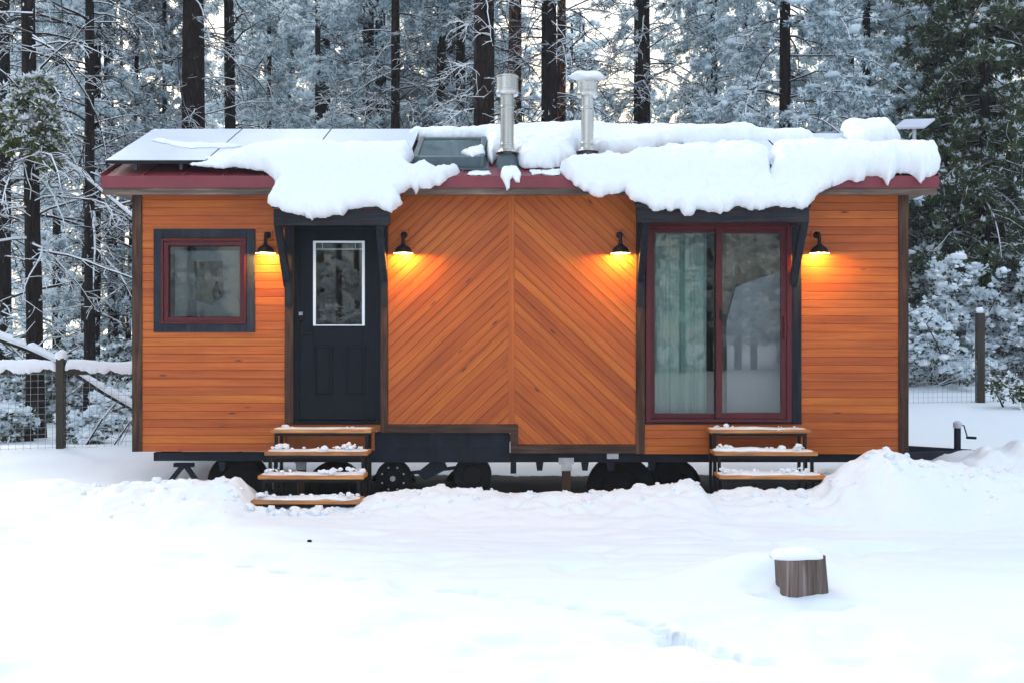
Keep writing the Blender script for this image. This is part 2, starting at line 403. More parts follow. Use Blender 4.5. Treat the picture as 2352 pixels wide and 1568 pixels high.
def gz(X, Y):
    X = np.asarray(X, float); Y = np.asarray(Y, float)
    z = .035 * fbm(X * .45, Y * .45, 3, 3) + .05 * fbm(X * .16 + 9, Y * .16, 5, 2)
    z = z + .010 * fbm(X * 2.2, Y * 2.2, 11, 3)
    # shallow wind-drifted furrows in the open snow
    z = z + (.03 * np.exp(-((Y + 2.4) / 1.3) ** 2) + .012) * fbm(X * .9, Y * 4, 23, 4) * sstep(1, -.5, Y)
    # old half-filled footprints and dents
    z = z - .04 * np.clip(fbm(X * 1.7 + 3, Y * 2.2, 27, 3) - .12, 0, 1) * 3 * sstep(-.9, -1.6, Y)
    # right-hand rise behind the hitch
    rr = sstep(3.6, 5.6, X)
    zr = np.interp(Y, [-11, -4, -1.4, -.3, 1.2, 2.6, 4.5, 6.8, 8, 11, 14, 20, 60, 400], [0, .02, .10, .20, .22, .27, .40, .51, .60, .86, 1.0, 1.1, 1.4, 1.8])
    z = z + rr * zr
    z = z + .17 * np.exp(-((X - 5.05) / .55) ** 2 - ((Y - .8) / .5) ** 2) * (1 + .5 * fbm(X * 4, Y * 4, 73, 3)) + .24 * np.exp(-((X - 5.1) / .62) ** 4 - ((Y - .1) / .42) ** 2) * (1 + .4 * fbm(X * 5, Y * 5, 75, 3)) + .05 * sstep(4.0, 4.6, X) * np.exp(-((Y - .8) / 1.2) ** 2) * fbm(X * 3.5, Y * 3.5, 71, 4)
    sx_, sy_ = PX(1831, 1.55 * F / (1339 - CV) - D), 1.55 * F / (1339 - CV) - D
    z = z + .19 * np.exp(-((X - sx_ + .06) / .5) ** 2 - ((Y - sy_ - .45) / .28) ** 2)
    # left of the house
    rl = sstep(-3.2, -4.4, X)
    zl = np.interp(Y, [-11, -1, 0, 1.2, 2.5, 3.2, 4.5, 10, 30, 60, 400], [0, .0, .05, .12, .18, .14, .02, .06, .4, 1.0, 1.8])
    z = z + rl * zl
    mid = (1 - rr) * (1 - rl)
    zm = np.interp(Y, [-11, 2.8, 5, 12, 30, 60, 400], [0, -.06, -.05, .2, .5, 1.2, 1.8])
    z = z + mid * zm
    # bank of shovelled snow along the front
    c = np.interp(X, cx_, cz_)
    lump = .042 * (1 - np.abs(fbm(X * 4.5, Y * 4.5, 31, 5)) * 2.6) + .022 * fbm(X * 13, Y * 13, 37, 4)
    yc = YC + .10 * fbm(X * .9, X * 0 + 4.2, 41, 3)
    dfr = np.clip((yc - Y) / (1.25 + .5 * fbm(X * .7, X * 0, 43, 2)), 0, 1); dbk = np.clip((Y - yc) / .38, 0, 1)
    prof = np.where(Y < yc, (1 - dfr * dfr * (3 - 2 * dfr)), 1 - dbk ** 1.5)
    c = c - .03 * sstep(-1.3, -1.0, X) * sstep(3.2, 2.8, X)
    zc = np.minimum(z, .12)
    bank = (c - zc) * prof
    z = z + np.where(mid + rr > .4, bank, bank * sstep(-5.6, -4.2, X))
    z = z + lump * np.exp(-((Y - yc + .12) / .55) ** 2) * sstep(-4.6, -3.6, X) * (1 - .7 * sstep(4.4, 5.5, X))
    # hollow under the trailer, snow-free
    und = sstep(-2.9, -2.3, X) * sstep(4.0, 3.6, X) * sstep(-.75, -.4, Y) * sstep(3.0, 2.4, Y)
    z = z * (1 - und) + und * (-.13 + .02 * fbm(X * 3, Y * 3, 51, 3))
    WX = X + .05 * fbm(X * 9, Y * 9, 61, 3); WY = Y + .05 * fbm(X * 9, Y * 9, 63, 3)
    for u, v, dp, sg in pits:
        yy = 1.55 * F / (v - CV) - D; xx = PX(u, yy)
        d2 = ((WX - xx) / 1.5) ** 2 + (WY - yy) ** 2
        z = z - (dp * 2.0 + .02) * np.exp(-(d2 / (sg * sg * .62)) ** 1.5)
    return z
def gz1(x, y): return float(gz(np.array([x]), np.array([y]))[0])
def axis(segs):
    out = []
    for a, b, st in segs: out += list(np.arange(a, b, st))
    return np.array(out + [segs[-1][1]])
gx = axis([(-400, -60, 34), (-60, -20, 4), (-20, -9, .6), (-9, -5, .1), (-5, 6, .033), (6, 10, .1), (10, 22, .6), (22, 60, 4), (60, 400, 34)])
gy = axis([(-400, -60, 34), (-60, -14, 4), (-14, -9, .4), (-9, -6.5, .12), (-6.5, -2.2, .025), (-2.2, .2, .026), (.2, 3.2, .1), (3.2, 10, .25), (10, 30, 1), (30, 60, 4), (60, 400, 34)])
GX, GY = np.meshgrid(gx, gy)
GZ = gz(GX, GY)
nx, ny = len(gx), len(gy)
idx = np.arange(nx * ny).reshape(ny, nx)
gf = np.stack([idx[:-1, :-1].ravel(), idx[:-1, 1:].ravel(), idx[1:, 1:].ravel(), idx[1:, :-1].ravel()], 1)
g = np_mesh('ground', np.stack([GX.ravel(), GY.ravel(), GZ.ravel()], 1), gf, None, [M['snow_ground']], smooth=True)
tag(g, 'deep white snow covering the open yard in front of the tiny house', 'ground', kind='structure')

# ico template for clods and snow blobs
def ico(sub=1):
    t = (1 + 5 ** .5) / 2
    v = np.array([(-1, t, 0), (1, t, 0), (-1, -t, 0), (1, -t, 0), (0, -1, t), (0, 1, t), (0, -1, -t), (0, 1, -t), (t, 0, -1), (t, 0, 1), (-t, 0, -1), (-t, 0, 1)], float)
    v /= np.linalg.norm(v[0])
    f = [(0, 11, 5), (0, 5, 1), (0, 1, 7), (0, 7, 10), (0, 10, 11), (1, 5, 9), (5, 11, 4), (11, 10, 2), (10, 7, 6), (7, 1, 8), (3, 9, 4), (3, 4, 2), (3, 2, 6), (3, 6, 8), (3, 8, 9), (4, 9, 5), (2, 4, 11), (6, 2, 10), (8, 6, 7), (9, 8, 1)]
    for _ in range(sub):
        vl = [tuple(x) for x in v]; cache = {}; nf = []
        def mid(a, b):
            k = (min(a, b), max(a, b))
            if k not in cache:
                p = np.array(vl[a]) + np.array(vl[b]); p /= np.linalg.norm(p); vl.append(tuple(p)); cache[k] = len(vl) - 1
            return cache[k]
        for a, b, c in f:
            ab, bc, ca = mid(a, b), mid(b, c), mid(c, a); nf += [(a, ab, ca), (b, bc, ab), (c, ca, bc), (ab, bc, ca)]
        v = np.array(vl); f = nf
    return v, np.array(f)
ICO0, ICF0 = ico(0); ICO1, ICF1 = ico(1)
def blobs(cs, rs, squash, r, hi=False):
    """many irregular lumps as arrays"""
    T, TF = (ICO1, ICF1) if hi else (ICO0, ICF0)
    n = len(cs); nv = len(T)
    jit = 1 + r.uniform(-.28, .28, (n, nv, 1))
    sc3 = np.stack([r.uniform(.8, 1.3, n), r.uniform(.8, 1.3, n), squash * r.uniform(.8, 1.2, n)], 1)[:, None, :]
    V = T[None] * jit * sc3 * rs[:, None, None] + cs[:, None, :]
    Fc = TF[None] + (np.arange(n) * nv)[:, None, None]
    return V.reshape(-1, 3), Fc.reshape(-1, 3)
# clods of shovelled snow along the bank
r = np.random.default_rng(5)
n = 420
X = r.uniform(-4.0, 5.4, n); Y = YC + r.normal(-.10, .20, n)
keep = ~((X > -2.5) & (X < -1.3) & (Y > -1.3)) & ~((X > 2.0) & (X < 3.1) & (Y > -1.05))
rs = r.gamma(1.6, .006, n) + .006
X, Y, rs = X[keep], Y[keep], rs[keep]
xa_ = r.uniform(-2.55, -1.3, 46); ya_ = r.uniform(-1.42, -1.2, 46); ra_ = r.gamma(2.2, .010, 46) + .01
X = np.r_[X, xa_]; Y = np.r_[Y, ya_]; rs = np.r_[rs, ra_]
V, Fc = blobs(np.stack([X, Y, gz(X, Y) + rs * .15], 1), rs, .8, r, True)
# fallen lumps near the tracks
o = np_mesh('snow_clods', V, Fc, None, [M['snow']], smooth=True)
tag(o, 'loose clods of shovelled snow along the bank before the trailer', 'snow', kind='stuff')
# ------------------------------------------------------------------ snow slabs lying on a bent path
def snow_slab(name, outline, path, H, Rr, label=None, step=.016, edge=.012, lump=.02, seed=1, under=.02, parent=None, mask_t=True):
    path = np.array(path, float)
    seg = np.r_[0, np.cumsum(np.hypot(*np.diff(path, axis=0).T))]
    tt = np.linspace(0, seg[-1], 500)
    py = np.interp(tt, seg, path[:, 0]); pz = np.interp(tt, seg, path[:, 1])
    k = np.ones(41) / 41
    pad = lambda a: np.convolve(np.r_[[a[0] - (a[1] - a[0]) * i for i in range(20, 0, -1)], a, [a[-1] + (a[-1] - a[-2]) * i for i in range(1, 21)]], k, 'valid')
    py, pz = pad(py), pad(pz)
    vv = CV - (pz - EYE) * F / (D + py)
    i0 = int(np.argmin(vv[:350]))
    mono = np.maximum.accumulate(vv[i0:])
    poly = []
    for u, v in outline:
        if v <= vv[i0]: t = 0.0
        else: t = float(np.interp(v, mono + np.arange(len(mono)) * 1e-7, tt[i0:]))
        yy = float(np.interp(t if t > 0 else tt[i0], tt, py)); poly.append((PX(u, yy), t))
    poly = np.array(poly)
    x0, x1 = poly[:, 0].min() - .05, poly[:, 0].max() + .05; t0, t1 = max(0, poly[:, 1].min() - .04), min(seg[-1], poly[:, 1].max() + .05)
    xs = np.arange(x0, x1, step); ts = np.arange(t0, t1, step)
    XX, TT = np.meshgrid(xs, ts)
    A = poly; B = np.roll(poly, -1, 0)
    wx = XX + edge * 2 * fbm(XX * 10, TT * 10, seed, 4); wt = TT + edge * 4.5 * fbm(XX * 8 + 5, TT * 6 + 3, seed + 5, 5)
    dmin = np.full(XX.shape, 1e9); ins = np.zeros(XX.shape, bool)
    for (ax, at_), (bx, bt) in zip(A, B):
        ex, et = bx - ax, bt - at_; L = ex * ex + et * et + 1e-12
        q = np.clip(((wx - ax) * ex + (wt - at_) * et) / L, 0, 1)
        dmin = np.minimum(dmin, np.hypot(wx - ax - q * ex, wt - at_ - q * et))
        c = ((at_ > wt) != (bt > wt)) & (wx < (bx - ax) * (wt - at_) / (bt - at_ + 1e-12) + ax); ins ^= c
    sd = np.where(ins, dmin, -dmin)
    gt, gxg = np.gradient(sd, step)
    gl = np.hypot(gt, gxg) + 1e-6
    out = sd < 0
    mv = np.where(out, np.clip(-sd, 0, step * 1.5), 0)
    Xm = XX + gxg / gl * mv; Tm = TT + gt / gl * mv
    d = np.clip(sd, 0, None)
    if callable(H): Hh = H(XX, TT)
    else: Hh = np.full(XX.shape, H)
    q = np.clip(d / Rr, 0, 1)
    h = Hh * np.sqrt(1 - (1 - q) ** 2)
    h = h * (1 + .22 * fbm(XX * 1.6, TT * 1.6, seed + 9, 3)) + np.clip(q * 2, 0, 1) * lump * (fbm(XX * 7, TT * 7, seed + 13, 4) + .35 * fbm(XX * 24, TT * 24, seed + 19, 2))
    h = np.where(out, 0, np.maximum(h, .004))
    by = np.interp(Tm, tt, py); bz = np.interp(Tm, tt, pz)
    dy = np.interp(Tm, tt, np.gradient(py, tt)); dz = np.interp(Tm, tt, np.gradient(pz, tt))
    l = np.hypot(dy, dz); ny_, nz_ = dz / l, -dy / l      # normal: path runs toward -Y and down
    s = np.sign(nz_ * 1.0 - ny_); s[s == 0] = 1
    ny_, nz_ = ny_ * s, nz_ * s
    top = np.stack([Xm, by + ny_ * h, bz + nz_ * h], -1)
    ub = np.where(out, 0, under * np.clip(q * 3, 0, 1))
    bot = np.stack([Xm, by - ny_ * ub, bz - nz_ * ub], -1)
    nr, nc = XX.shape; I = np.arange(nr * nc).reshape(nr, nc)
    cell = ins[:-1, :-1] | ins[1:, :-1] | ins[:-1, 1:] | ins[1:, 1:]
    q4 = lambda J: np.stack([J[:-1, :-1][cell], J[1:, :-1][cell], J[1:, 1:][cell], J[:-1, 1:][cell]], 1)
    ft = q4(I)
    J = I.copy(); J[~out] += nr * nc
    fb = q4(J)[:, ::-1]
    Vv = np.concatenate([top.reshape(-1, 3), bot.reshape(-1, 3)]); Ff = np.concatenate([ft, fb])
    used = np.unique(Ff); rm = np.full(len(Vv), -1); rm[used] = np.arange(len(used))
    o = np_mesh(name, Vv[used], rm[Ff], None, [M['snow']], parent, smooth=True)
    if label: tag(o, label, 'snow', kind='stuff')
    return o
def snow_strip(p0, p1, w, h, name='snow', parent=None, seed=1, n=60, m=9, nz=.25, sag=.02, gaps=0, mats=None):
    """bead of snow lying along a member from p0 to p1"""
    p0 = np.array(p0, float); p1 = np.array(p1, float); L = np.linalg.norm(p1 - p0); d = (p1 - p0) / L
    a = np.cross(d, (0, 0, 1)); a /= np.linalg.norm(a) + 1e-9
    up = np.cross(a, d)
    if up[2] < 0: up = -up; 
    s = np.linspace(0, 1, n); V = []
    end = np.clip(np.minimum(s, 1 - s) * L / (w * .6), 0, 1); end = np.sqrt(1 - (1 - end) ** 2)
    hh = h * (1 + nz * 1.6 * fbm(s * L * 3.5, s * 0 + seed, seed, 4))
    if gaps: hh = hh * np.clip(.5 + gaps * fbm(s * L * 3, s * 0 + 7, seed + 3, 3), .12, 1.6)
    lo = -sag * (1 + 1.6 * fbm(s * L * 9, s * 0 + 2, seed + 7, 3))
    for j in range(m):
        t = math.pi * j / (m - 1); cx, cy = math.cos(t), math.sin(t) ** .8 if 0 < j < m - 1 else 0
        ww = w / 2 * (1 + nz * .5 * fbm(s * L * 6, s * 0 + j * .4, seed + 11, 3))
        pt = p0 + np.outer(s * L, d) + np.outer(cx * ww * (.35 + .65 * end), a) + np.outer(np.where(cy > 0, hh * cy * end, lo), up)
        V.append(pt)
    V = np.array(V)  # m,n,3
    I = np.arange(m * n).reshape(m, n); K = np.roll(I, -1, 0)
    Fq = np.stack([I[:, :-1].ravel(), I[:, 1:].ravel(), K[:, 1:].ravel(), K[:, :-1].ravel()], 1)
    return V.reshape(-1, 3), Fq
def strips(name, lst, parent=None, mats=None, local=False, label=None):
    Vs, Fs, o = [], [], 0
    for kw in lst:
        V, Fq = snow_strip(**kw); Vs.append(V); Fs.append(Fq + o); o += len(V)
    ob = np_mesh(name, np.concatenate(Vs), np.concatenate(Fs), None, [mats or M['snow']], parent, smooth=True)
    if parent is not None: ob['kind'] = 'stuff'
    return ob

# ================================================================== THE HOUSE
HX0, HX1 = PX(305), PX(2085)
ZB = PZ(1036)                       # bottom of the walls
YE, ZE = -.30, EYE + 1.67           # eave edge (top of roof)
YR = 1.25; TA = .426; ZR = ZE + (YR - YE) * TA
YB = 2.5; YEB = 2.8
RX0, RX1 = PX(232, YE), PX(2156, YE)
house = empty('tiny_house', ((HX0 + HX1) / 2, 1.25, 0))
tag(house, 'orange cedar tiny house on a black trailer with a snow-covered maroon roof', 'house')

def split_holes(mb, x0, x1, z0, z1, y0, y1, holes, mi=0):
    xs = sorted({x0, x1, *[h[0] for h in holes], *[h[1] for h in holes]})
    xs = [x for x in xs if x0 <= x <= x1]
    for a, b in zip(xs, xs[1:]):
        hs = sorted([(h[2], h[3]) for h in holes if h[0] <= a + 1e-6 and h[1] >= b - 1e-6]); z = z0
        for c, d in hs:
            if c > z: mb.box(a, b, y0, y1, z, c, mi)
            z = max(z, d)
        if z < z1: mb.box(a, b, y0, y1, z, z1, mi)
win = (PX(373), PX(567), PZ(744), PZ(550)); dor = (PX(672), PX(878), PZ(970), PZ(512)); sli = (PX(1482), PX(1818), PZ(969), PZ(511))
zt = PZ(455) + .04
mb = MB()
split_holes(mb, HX0 + .02, PX(1180), PZ(990), zt, .004, .10, [win, dor]); split_holes(mb, PX(1180), HX1 - .02, ZB + .01, zt, .004, .10, [sli])
mb.box(HX0 + .02, PX(860), .004, .10, ZB + .01, PZ(990))
# gables, back wall, floor
for xa, xb in ((HX0 + .02, HX0 + .12), (HX1 - .12, HX1 - .02)):
    mb.xprism([(.103, ZB + .01), (YB, ZB + .01), (YB, zt), (YR, ZR - .10), (.103, zt + .02)], xa, xb)
mb.box(HX0 + .12, HX1 - .12, YB - .1, YB, ZB + .01, zt)
mb.box(HX0 + .12, HX1 - .12, .103, YB - .1, PZ(985), PZ(975))
mb.build('wall', plain('wall_core', (.42, .12, .03), .7, 0, .2, 3), house)
mb = MB(); mb.box(HX0 + .13, HX1 - .13, 1.55, 1.6, PZ(974), zt); mb.build('interior_or_reflection_backing', M['interior'], house)

# ---- siding boards
def clip(poly, nx_, nz_, c):   # keep points with nx*x+nz*z <= c
    out = []
    for i in range(len(poly)):
        a, b = poly[i], poly[(i + 1) % len(poly)]
        da, db = nx_ * a[0] + nz_ * a[1] - c, nx_ * b[0] + nz_ * b[1] - c
        if da <= 0: out.append(a)
        if (da < 0 < db) or (db < 0 < da):
            t = da / (da - db); out.append((a[0] + (b[0] - a[0]) * t, a[1] + (b[1] - a[1]) * t))
    return out
def siding(name, rects, ang, w=.0843, phase=0., parent=house, seedk=0):
    mb = MB(); mb.uv = []; mb.bid = []
    dx, dz = math.cos(ang), math.sin(ang); nx_, nz_ = -dz, dx
    for (x0, x1, z0, z1) in rects:
        if z0 > z1: z0, z1 = z1, z0
        poly0 = [(x0, z0), (x1, z0), (x1, z1), (x0, z1)]
        cs = [nx_ * x + nz_ * z for x, z in poly0]
        for k in range(math.floor((min(cs) - phase) / w), math.ceil((max(cs) - phase) / w)):
            c0, c1 = phase + k * w, phase + (k + 1) * w
            rr = random.Random(k * 7919 + seedk); r3 = (rr.random(), rr.random(), rr.random(), 1)
            lay = []
            for inset, y in ((.0008, .003), (.0008, -.010), (.0042, -.014)):
                p = clip(clip(poly0, nx_, nz_, c1 - inset), -nx_, -nz_, -(c0 + inset))
                lay.append((p, y))
            n0 = [len(p) for p, y in lay]
            if min(n0) < 3: continue
            if len(set(n0)) > 1: lay = [lay[0], lay[1]] if n0[0] == n0[1] else None
            if lay is None: continue
            n = len(lay[0][0]); vs = [(x, y, z) for p, y in lay for x, z in p]
            fs = [tuple(range((len(lay) - 1) * n, len(lay) * n))]
            for L in range(len(lay) - 1):
                fs += [(L * n + i, L * n + (i + 1) % n, (L + 1) * n + (i + 1) % n, (L + 1) * n + i) for i in range(n)]
            mb.add(vs, fs)
            for f in fs:
                for i in f:
                    x, y, z = vs[i]; mb.uv.append((dx * x + dz * z, nx_ * x + nz_ * z)); mb.bid.append(r3)
    return mb.build(name, M['siding'], parent)
ztop = PZ(449)
wz0, wz1 = PZ(763), PZ(527); wx0, wx1 = PX(355), PX(587)
a0, a1 = PX(328), PX(655)
siding('siding', [(a0, wx0, wz0, wz1), (wx1, a1, wz0, wz1), (a0, a1, wz1, ztop), (a0, a1, ZB, wz0)], 0, phase=ZB, seedk=1)
siding('siding', [(PX(1839), PX(2062), PZ(1042), ztop), (PX(1480), PX(1839), PZ(1042), PZ(972))], 0, phase=PZ(1042), seedk=2)
siding('siding', [(PX(892), PX(1168), PZ(973), ztop)], R(43), phase=.02, seedk=3)
siding('siding', [(PX(1182), PX(1460), PZ(1019), ztop)], R(-43), phase=.03, seedk=4)
mb = MB(); mb.box(PX(1168), PX(1182), -.020, .003, PZ(973), ztop); mb.uv = [((v[2], v[0])) for f in mb.f for v in [mb.v[i] for i in f]]; mb.bid = [(.3, .2, .7, 1)] * len(mb.uv)
mb.build('centre_batten', M['siding'], house, bevel=.003)
# sofit frieze boards
# ---- posts and trim
mb = MB(); mb.box(HX0, PX(328), -.03, .09, ZB, ztop + .02); mb.build('corner_post', M['post'], house, bevel=.006)
mb = MB(); mb.box(PX(2062), HX1, -.03, .09, PZ(1042), ztop + .02); mb.build('corner_post', M['post'], house, bevel=.006)
mb = MB(); mb.box(PX(655), PX(675), -.035, .09, PZ(972), PZ(455)); mb.build('door_post', M['post'], house, bevel=.005)
mb = MB(); mb.box(PX(875), PX(892), -.035, .09, PZ(993), PZ(455)); mb.build('door_post', M['post'], house, bevel=.005)
mb = MB(); mb.box(PX(1460), PX(1480), -.035, .09, PZ(1041), PZ(455)); mb.build('door_post', M['post'], house, bevel=.005)
mb = MB(); mb.box(PX(1816), PX(1839), -.035, .09, PZ(972), PZ(455)); mb.build('door_post', M['dark'], house, bevel=.005)
mb = MB(); mb.box(PX(892) + .001, PX(1172), -.030, .05, PZ(993), PZ(973)); mb.box(PX(1172), PX(1190), -.032, .05, PZ(1040), PZ(973)); mb.box(PX(1190), PX(1460) - .001, -.030, .05, PZ(1040), PZ(1019))
mb.build('skirt_trim', M['trimx'], house, bevel=.005)

# ---- small window
w = MB(); w.frame(wx0, wx1, wz0, wz1, PX(374) - PX(355), -.034, .004)
wo = w.build('window_casing', M['casing'], house, bevel=.003)
w = MB(); w.frame(PX(373), PX(567), PZ(744), PZ(550), .022, -.045, .06); w.frame(PX(378), PX(562), PZ(739), PZ(555), .045, -.028, .055)
wf = w.build('window', M['redframe'], house, bevel=.003)
w = MB(); w.box(PX(386), PX(555), .012, .018, PZ(732), PZ(563)); w.build('pane', M['glass'], wf)
w = MB(); w.frame(PX(386), PX(555), PZ(732), PZ(563), .016, .004, .011); w.build('gasket', M['rubber'], wf)
w = MB(); w.box(PX(394), PX(548), .11, .115, PZ(726), PZ(574)); w.build('window_film', M['blind'], wf)
w = MB(); w.prism([P(u, v)[::2] for u, v in ((440, 600), (505, 598), (508, 680), (480, 700), (445, 690))], .085, .088); w.build('card', M['brownpaper'], wf)
c = P(497, 670, .07)
w = MB(); w.lathe((c[0], .07, c[2] - .1), [(.004, 0), (.03, .02), (.045, .07), (.038, .12), (.018, .17), (.012, .2)], 16); w.build('vase', M['vase'], wf, smooth=True)

# ---- entry door
d = MB(); d.frame(PX(675) + .001, PX(875) - .001, PZ(970), PZ(513), .05, .01, .09, wb=.02)
d.box(PX(672), PX(878), -.01, .10, PZ(974), PZ(969))
do = d.build('door_frame', M['door'], house, bevel=.003)
dx0, dx1, dz0, dz1 = PX(685), PX(868), PZ(964), PZ(522)
gx0, gx1, gz0_, gz1_ = PX(718), PX(837), PZ(748), PZ(553)
d = MB(); split_holes(d, dx0, dx1, dz0, dz1, .035, .08, [(gx0 + .01, gx1 - .01, gz0_ + .01, gz1_ - .01)])
for ua, ub in ((721, 763), (794, 838)):
    xa, xb, za, zb = PX(ua), PX(ub), PZ(908), PZ(793)
    d.frame(xa, xb, za, zb, .014, .020, .036); d.box(xa + .03, xb - .03, .029, .036, za + .03, zb - .03)
door = d.build('door', M['door'], house, bevel=.003)
d = MB(); d.frame(gx0, gx1, gz0_, gz1_, .028, .022, .05, wb=.012, wt=.02); 
d.box(gx1 - .016, gx1 - .0285, .021, .05, gz0_ + .0125, gz1_ - .0205)
d.build('light_frame', M['white'], door, bevel=.002)
d = MB(); d.box(gx0 + .028, gx1 - .028, .040, .044, gz0_ + .012, gz1_ - .02); d.build('pane', M['glass'], door)
d = MB(); zc = PZ(573); d.box(gx0 + .028, gx1 - .03, .050, .056, zc, zc + .012); d.box(gx0 + .09, gx0 + .098, .050, .056, zc + .012, gz1_ - .02); d.box(gx1 - .105, gx1 - .097, .050, .056, zc + .012, gz1_ - .02)
d.build('blind_rail', M['white'], door)
d = MB(); kx, kz = PX(690), PZ(722)
d.box(kx - .028, kx + .028, .015, .034, kz - .06, kz + .035)
kp = d.build('keypad', M['black'], door, bevel=.006)
d = MB()
for j in range(3):
    for i in range(3):
        d.box(kx - .018 + i * .014, kx - .010 + i * .014, .011, .0145, kz - .008 + j * .012, kz - .001 + j * .012)
d.build('key', M['white'], kp)
d = MB(); d.lathe((kx + .005, .0345, PZ(765)), [(.001, -.012), (.03, -.012), (.03, 0)], 20, axis='Y'); d.bar((kx + .005, -.0, PZ(765)), (kx + .11, -.0, PZ(765) - .003), .018, .018); d.bar((kx + .005, .03, PZ(765)), (kx + .005, -.005, PZ(765)), .018)
d.build('handle', M['black'], door, bevel=.003)

# ---- sliding door
s = MB(); s.frame(PX(1483), PX(1816) - .001, PZ(968), PZ(512), .05, -.05, .09, wb=.03, wt=.06)
sf = s.build('sliding_door', M['redframe'], house, bevel=.004)
s = MB(); s.frame(PX(1493), PX(1660), PZ(961), PZ(523), .052, .02, .06, wb=.055); lp = s.build('fixed_leaf', M['redframe'], sf, bevel=.003)
s = MB(); s.box(PX(1504), PX(1650), .038, .043, PZ(950), PZ(533)); s.build('pane', M['glass'], sf)
s = MB(); s.frame(PX(1644), PX(1806), PZ(960), PZ(524), .06, -.03, .015, wb=.06); rp = s.build('moving_leaf', M['redframe'], sf, bevel=.003)
s = MB(); s.box(PX(1656), PX(1793), -.008, -.003, PZ(948), PZ(534)); s.build('pane', M['glass'], sf)
s = MB(); s.box(PX(1797), PX(1803), -.055, -.031, PZ(780), PZ(728)); s.box(PX(1798), PX(1802), -.075, -.056, PZ(777), PZ(731)); s.build('handle', M['redframe'], sf, bevel=.003)
s = MB(); s.box(PX(1651), PX(1656), -.042, -.0305, PZ(735), PZ(711)); s.build('latch', M['black'], sf)
s = MB(); s.box(PX(1480), PX(1840), -.028, .005, PZ(973), PZ(968) - .001); s.build('sill', M['black'], sf)
def pleats(name, u0, u1, y, m, n, amp, parent, zb=955, zt_=530):
    xs = np.linspace(PX(u0), PX(u1), 160); V = []; 
    for z, k in ((PZ(zb), 1.0), ((PZ(zb) + PZ(zt_)) / 2, .9), (PZ(zt_), .7)):
        for x in xs: V.append((x, y + amp * k * (math.sin(x * n) + .5 * math.sin(x * n * 1.73 + 1) + .3 * math.sin(x * n * .41)), z))
    I = np.arange(480).reshape(3, 160); Fq = np.stack([I[:-1, :-1].ravel(), I[:-1, 1:].ravel(), I[1:, 1:].ravel(), I[1:, :-1].ravel()], 1)
    o = np_mesh(name, V, Fq, None, [m], parent, smooth=True)
    so = o.modifiers.new('solid', 'SOLIDIFY'); so.thickness = .003
    return o
pleats('curtain', 1498, 1630, .16, M['curtain_g'], 62, .018, sf)
s = MB(); s.box(PX(1655, .5), PX(1850, .5), .5, .52, PZ(975, .5), PZ(520, .5)); s.build('interior_or_reflection_backing', plain('brown_tree_reflection', (.42, .33, .24), .8, 0, .35, 9), sf)  # added sheet, its brown colour imitates trees reflected in the right pane
s = MB(); s.prism([P(u, v, .3)[::2] for u, v in ((1670, 960), (1668, 740), (1690, 660), (1740, 640), (1790, 625), (1795, 960))], .30, .33); s.build('mound_reflection', plain('pale_mound_reflection', (.50, .48, .53), .9, 0, .1, 1), sf)  # added pale shape imitating the snow mound reflected in the right pane

# ---- canopies over the doors
def canopy(u0, u1, vt, vb, uw0, uw1, Yc, vbr, blab, wbr=.07):
    x0, x1 = PX(u0, Yc), PX(u1, Yc); zt_, zb = PZ(vt, Yc), PZ(vb, Yc)
    c = MB(); c.box(x0, x1, Yc, Yc + .06, zb, zt_)
    X0, X1 = x0, x1
    if u0 > CU: x0 += .055
    else: x1 -= .07
    c.box(x0, x0 + wbr, Yc + .061, -.036, zb + .005, zt_ - .002); c.box(x1 - wbr, x1, Yc + .061, -.036, zb + .005, zt_ - .002)
    co = c.build('canopy', M['darkx'], house, bevel=.004); co['label'] = blab
    c = MB(); zw = zt_ + (-Yc) * TA * .9
    c.xprism([(Yc - .02, zt_ + .003), (-.036, zw), (-.036, zw + .03), (Yc - .02, zt_ + .033)], X0 - .01, X1 + .01)
    c.build('canopy_deck', M['darkx'], co)
    zl = PZ(vbr, -.04)
    for xa in (x0 + .002, x1 - wbr - .002):
        b = MB(); b.xprism([(Yc + .003, zb + .004), (Yc + .075, zb + .004), (-.037, zl + .13), (-.037, zl)], xa, xa + wbr)
        b.build('brace', M['dark'], co, bevel=.003)
    return co
canopy(628, 895, 480, 517, 655, 892, -.50, 660, 'dark canopy beam over the entry door')
canopy(1463, 1859, 479, 511, 1463, 1838, -.50, 660, 'dark canopy beam over the sliding door')
b = MB(); b.box(PX(658), PX(674), -.075, -.036, PZ(705), PZ(512)); b.build('brace_post', M['dark'], house, bevel=.003)
b = MB(); b.box(PX(877), PX(890), -.075, -.036, PZ(705), PZ(512)); b.build('brace_post', M['dark'], house, bevel=.003)
b = MB(); b.box(PX(1462), PX(1479), -.075, -.036, PZ(705), PZ(512)); b.build('brace_post', M['dark'], house, bevel=.003)

